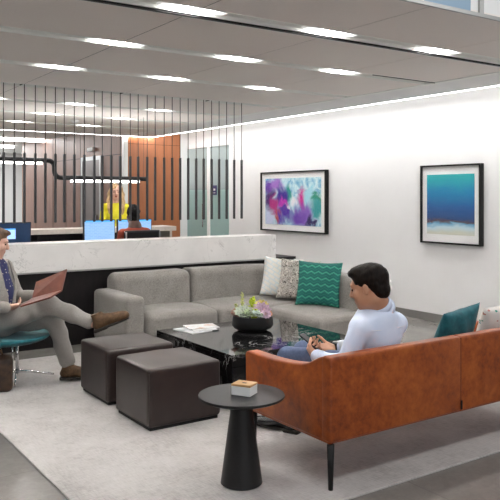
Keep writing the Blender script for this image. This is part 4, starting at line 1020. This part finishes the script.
# ---- woman in yellow behind the worktop
P_ = thing('person', 'smiling woman with long blonde hair and yellow top standing behind the monitors', 'person', (4.73, 10.80, 0))
wx, wy = 4.73, 10.80; fd = V(-.38, -.92, -.06); hc = V(wx, wy - .02, 1.66); c7 = V(wx, wy + .02, 1.50); sdv = V(.92, -.38, 0) * -1
F = Field((wx - .34, wy - .34, -.02), (wx + .34, wy + .34, 1.82), .012)
R, w = head(F, hc, fd, (0, 0, 1), 1.08, c7, .046, True)
F.chain([c7, (wx, wy, 1.25), (wx, wy, 1.0), (wx, wy, .92)], [.07, .10, .10, .12], .05); sr = V(.92, -.38, 0)
for q in (-1, 1):
    sp = V(wx, wy, 1.42) + sr * .165 * q; el = sp + sr * .05 * q + V(0, 0, -.27); wr = el + V(-.09, -.22, -.05) - sr * q * .06
    F.cap(V(wx, wy, 1.43), sp, .05, .045, .04); F.chain([sp, el, wr], [.040, .032, .023], .02); hand(F, wr, fd - sr * q * .4 - V(0, 0, .2), (0, 0, -1), -sr * q, .95, (.3, .35, .35, .35), .3)
    hp = V(wx, wy, .90) + sr * .085 * q; F.chain([hp, hp + V(0, -.02, -.44), hp + V(0, 0, -.82)], [.082, .052, .036], .03)
F.build('body', [skin_fair, lip_m], P_, paint=lambda c: (np.linalg.norm((c - w(0, .098, -.057)) / .022, axis=1) < .9).astype(int) * (np.abs((c - w(0, .098, -.057)) @ R[:, 2]) < .012))
eyes(w, R, 1.08, P_)
F = Field((wx - .26, wy - .26, 1.22), (wx + .26, wy + .26, 1.84), .008); s = 1.08; e = lambda p, r, k=.02, sub=False: F.ell(w(*p), V(*r) * s, R, k, sub)
e((0, -.022, .04), (.086, .104, .090)); 
for q in (-1, 1):
    F.chain([w(q * .062, .01, .06), w(q * .092, -.005, -.04), w(q * .10, .03, -.14), w(q * .085, .07, -.24), w(q * .08, .08, -.33)], [.030, .034, .042, .040, .020], .02)
F.chain([w(0, -.07, 0), w(0, -.09, -.15), w(0, -.09, -.28)], [.08, .08, .05], .03)
e((0, .115, -.03), (.056, .07, .085), .012, True); F.wrinkle(.009, 42, 7); F.build('hair', hair_blonde, P_)
F = Field((wx - .34, wy - .34, .8), (wx + .34, wy + .34, 1.52), .012)
F.chain([(wx, wy, 1.41), (wx, wy - .01, 1.27), (wx, wy, 1.10), (wx, wy, .92)], [.095, .128, .112, .14], .05)
for q in (-1, 1):
    sp = V(wx, wy, 1.415) + sr * .16 * q; el = sp + sr * .055 * q + V(0, 0, -.265); wr = el + V(-.09, -.22, -.05) - sr * q * .06
    F.cap(V(wx, wy, 1.425), sp, .06, .06, .04); F.chain([sp, el, wr - (wr - el) * .1], [.064, .052, .038], .03)
F.wrinkle(.004, 25, 3); F.build('yellow_top', yellow_m, P_)
F = Field((wx - .25, wy - .25, .0), (wx + .25, wy + .25, .98), .012)
F.ell((wx, wy, .90), (.165, .12, .10), None, .04)
for q in (-1, 1): hp = V(wx, wy, .90) + sr * .085 * q; F.chain([hp, hp + V(0, -.02, -.44), hp + V(0, 0, -.80)], [.092, .064, .050], .03)
F.build('trousers', matte_black, P_)
for q in (-1, 1): hp = V(wx, wy, .08) + sr * .085 * q; boot('shoe', tuple(hp), tuple(hp + V(fd[0], fd[1], 0) * .19 + V(0, 0, -.05)), (0, 0, 1), shoe_black, P_, .02, .040, laces=False)

# ---- person in rust red on the office chair, back to the camera
qx, qy = 4.03, 8.58
t = thing('office_chair', 'black mesh back office chair behind the counter, occupied', 'chair', (qx, qy, 0))
MB().box(qx - .23, qx + .23, qy - .24, qy - .21, .76, 1.155, .02, 3).build('backrest', matte_black, t)
MB().box(qx - .24, qx + .24, qy - .245, qy - .205, 1.135, 1.165, .012, 2).build('top_rail', screen_case, t)
for q in (-1, 1): MB().box(qx + q * .235 - .012, qx + q * .235 + .012, qy - .25, qy - .20, .72, 1.15, .006, 2).build('side_rail', chrome, t)
MB().box(qx - .24, qx + .24, qy - .22, qy + .24, .66, .73, .03, 3).build('seat', matte_black, t, auto=True)
MB().tube([(qx, qy, .08), (qx, qy, .66)], .025, 14).build('gas_column', chrome, t, True)
for k in range(5):
    a = 2 * PI * k / 5 + .3; l = MB().tube([(qx, qy, .11), (qx + .29 * math.cos(a), qy + .29 * math.sin(a), .07)], [.022, .014], 10).build('leg', chrome, t, True)
    MB().tube([(qx + .29 * math.cos(a) - .014, qy + .29 * math.sin(a), .03), (qx + .29 * math.cos(a) + .014, qy + .29 * math.sin(a), .03)], .03, 14).build('caster', matte_black, l, True)
MB().tube([(qx + .2 * math.cos(a), qy + .2 * math.sin(a), .26) for a in [2 * PI * k / 24 for k in range(25)]], .009, 8).build('foot_ring', chrome, t, True)
for a in (0, PI / 2, PI, 1.5 * PI): pass
P_ = thing('person', 'seated person in rust red top with dark hair, back to the camera', 'person', (qx, qy, .73)); P_['hb'] = 1
hc = V(qx, qy + .06, 1.345); c7 = V(qx, qy + .0, 1.20)
F = Field((qx - .36, qy - .24, .2), (qx + .36, qy + .62, 1.50), .011)
R, w = head(F, hc, (.05, 1, -.05), (0, 0, 1), 1.0, c7, .055)
F.chain([c7, (qx, qy, 1.0), (qx, qy, .83)], [.085, .11, .12], .05)
for q in (-1, 1):
    sp = V(qx + q * .17, qy, 1.12); el = sp + V(q * .06, .06, -.25); wr = el + V(-q * .08, .24, .0)
    F.cap(V(qx, qy, 1.13), sp, .05, .05, .04); F.chain([sp, el, wr], [.045, .036, .025], .02); hand(F, wr, (-q * .1, 1, -.1), (0, 0, -1), (-q, 0, 0), 1, (.25, .3, .3, .3), .3)
    F.chain([(qx + q * .09, qy, .82), (qx + q * .10, qy + .42, .80), (qx + q * .10, qy + .36, .40)], [.078, .055, .038], .03)
F.build('body', skin_dark, P_)
F = Field(hc - .17, hc + .19, .007); s = 1.0; e = lambda p, r, k=.015, sub=False: F.ell(w(*p), V(*r) * s, R, k, sub)
e((0, -.020, .045), (.084, .106, .092)); e((0, -.055, -.03), (.070, .056, .075), .02); e((0, -.02, .115), (.045, .05, .03), .02); e((0, .105, -.02), (.12, .055, .085), .012, True)
F.wrinkle(.004, 70, 4); F.build('hair', hair_black, P_)
F = Field((qx - .36, qy - .22, .74), (qx + .36, qy + .45, 1.26), .011)
F.chain([(qx, qy, 1.11), (qx, qy, .98), (qx, qy, .84)], [.115, .135, .14], .05); F.cap(c7 - V(0, 0, .06), c7 - V(0, 0, .01), .075, .068, .03)
for q in (-1, 1):
    sp = V(qx + q * .165, qy, 1.115); el = sp + V(q * .06, .06, -.25); wr = el + V(-q * .08, .24, .0)
    F.cap(V(qx, qy, 1.125), sp, .065, .065, .04); F.chain([sp, el, wr - (wr - el) * .15], [.064, .055, .042], .02)
F.wrinkle(.004, 25, 6); F.build('red_top', red_m, P_)
F = Field((qx - .25, qy - .2, .3), (qx + .25, qy + .56, .98), .012)
F.ell((qx, qy, .84), (.17, .14, .10), None, .04)
for q in (-1, 1): F.chain([(qx + q * .09, qy, .83), (qx + q * .10, qy + .42, .80), (qx + q * .10, qy + .36, .42)], [.094, .070, .055], .03)
F.build('trousers', jean_m, P_)
for q in (-1, 1): boot('shoe', (qx + q * .10, qy + .36, .36), (qx + q * .10, qy + .56, .30), (0, .1, 1), shoe_black, P_, .02, .042, laces=False)
for o in bpy.data.objects:
    if 'hb' in o: del o['hb']
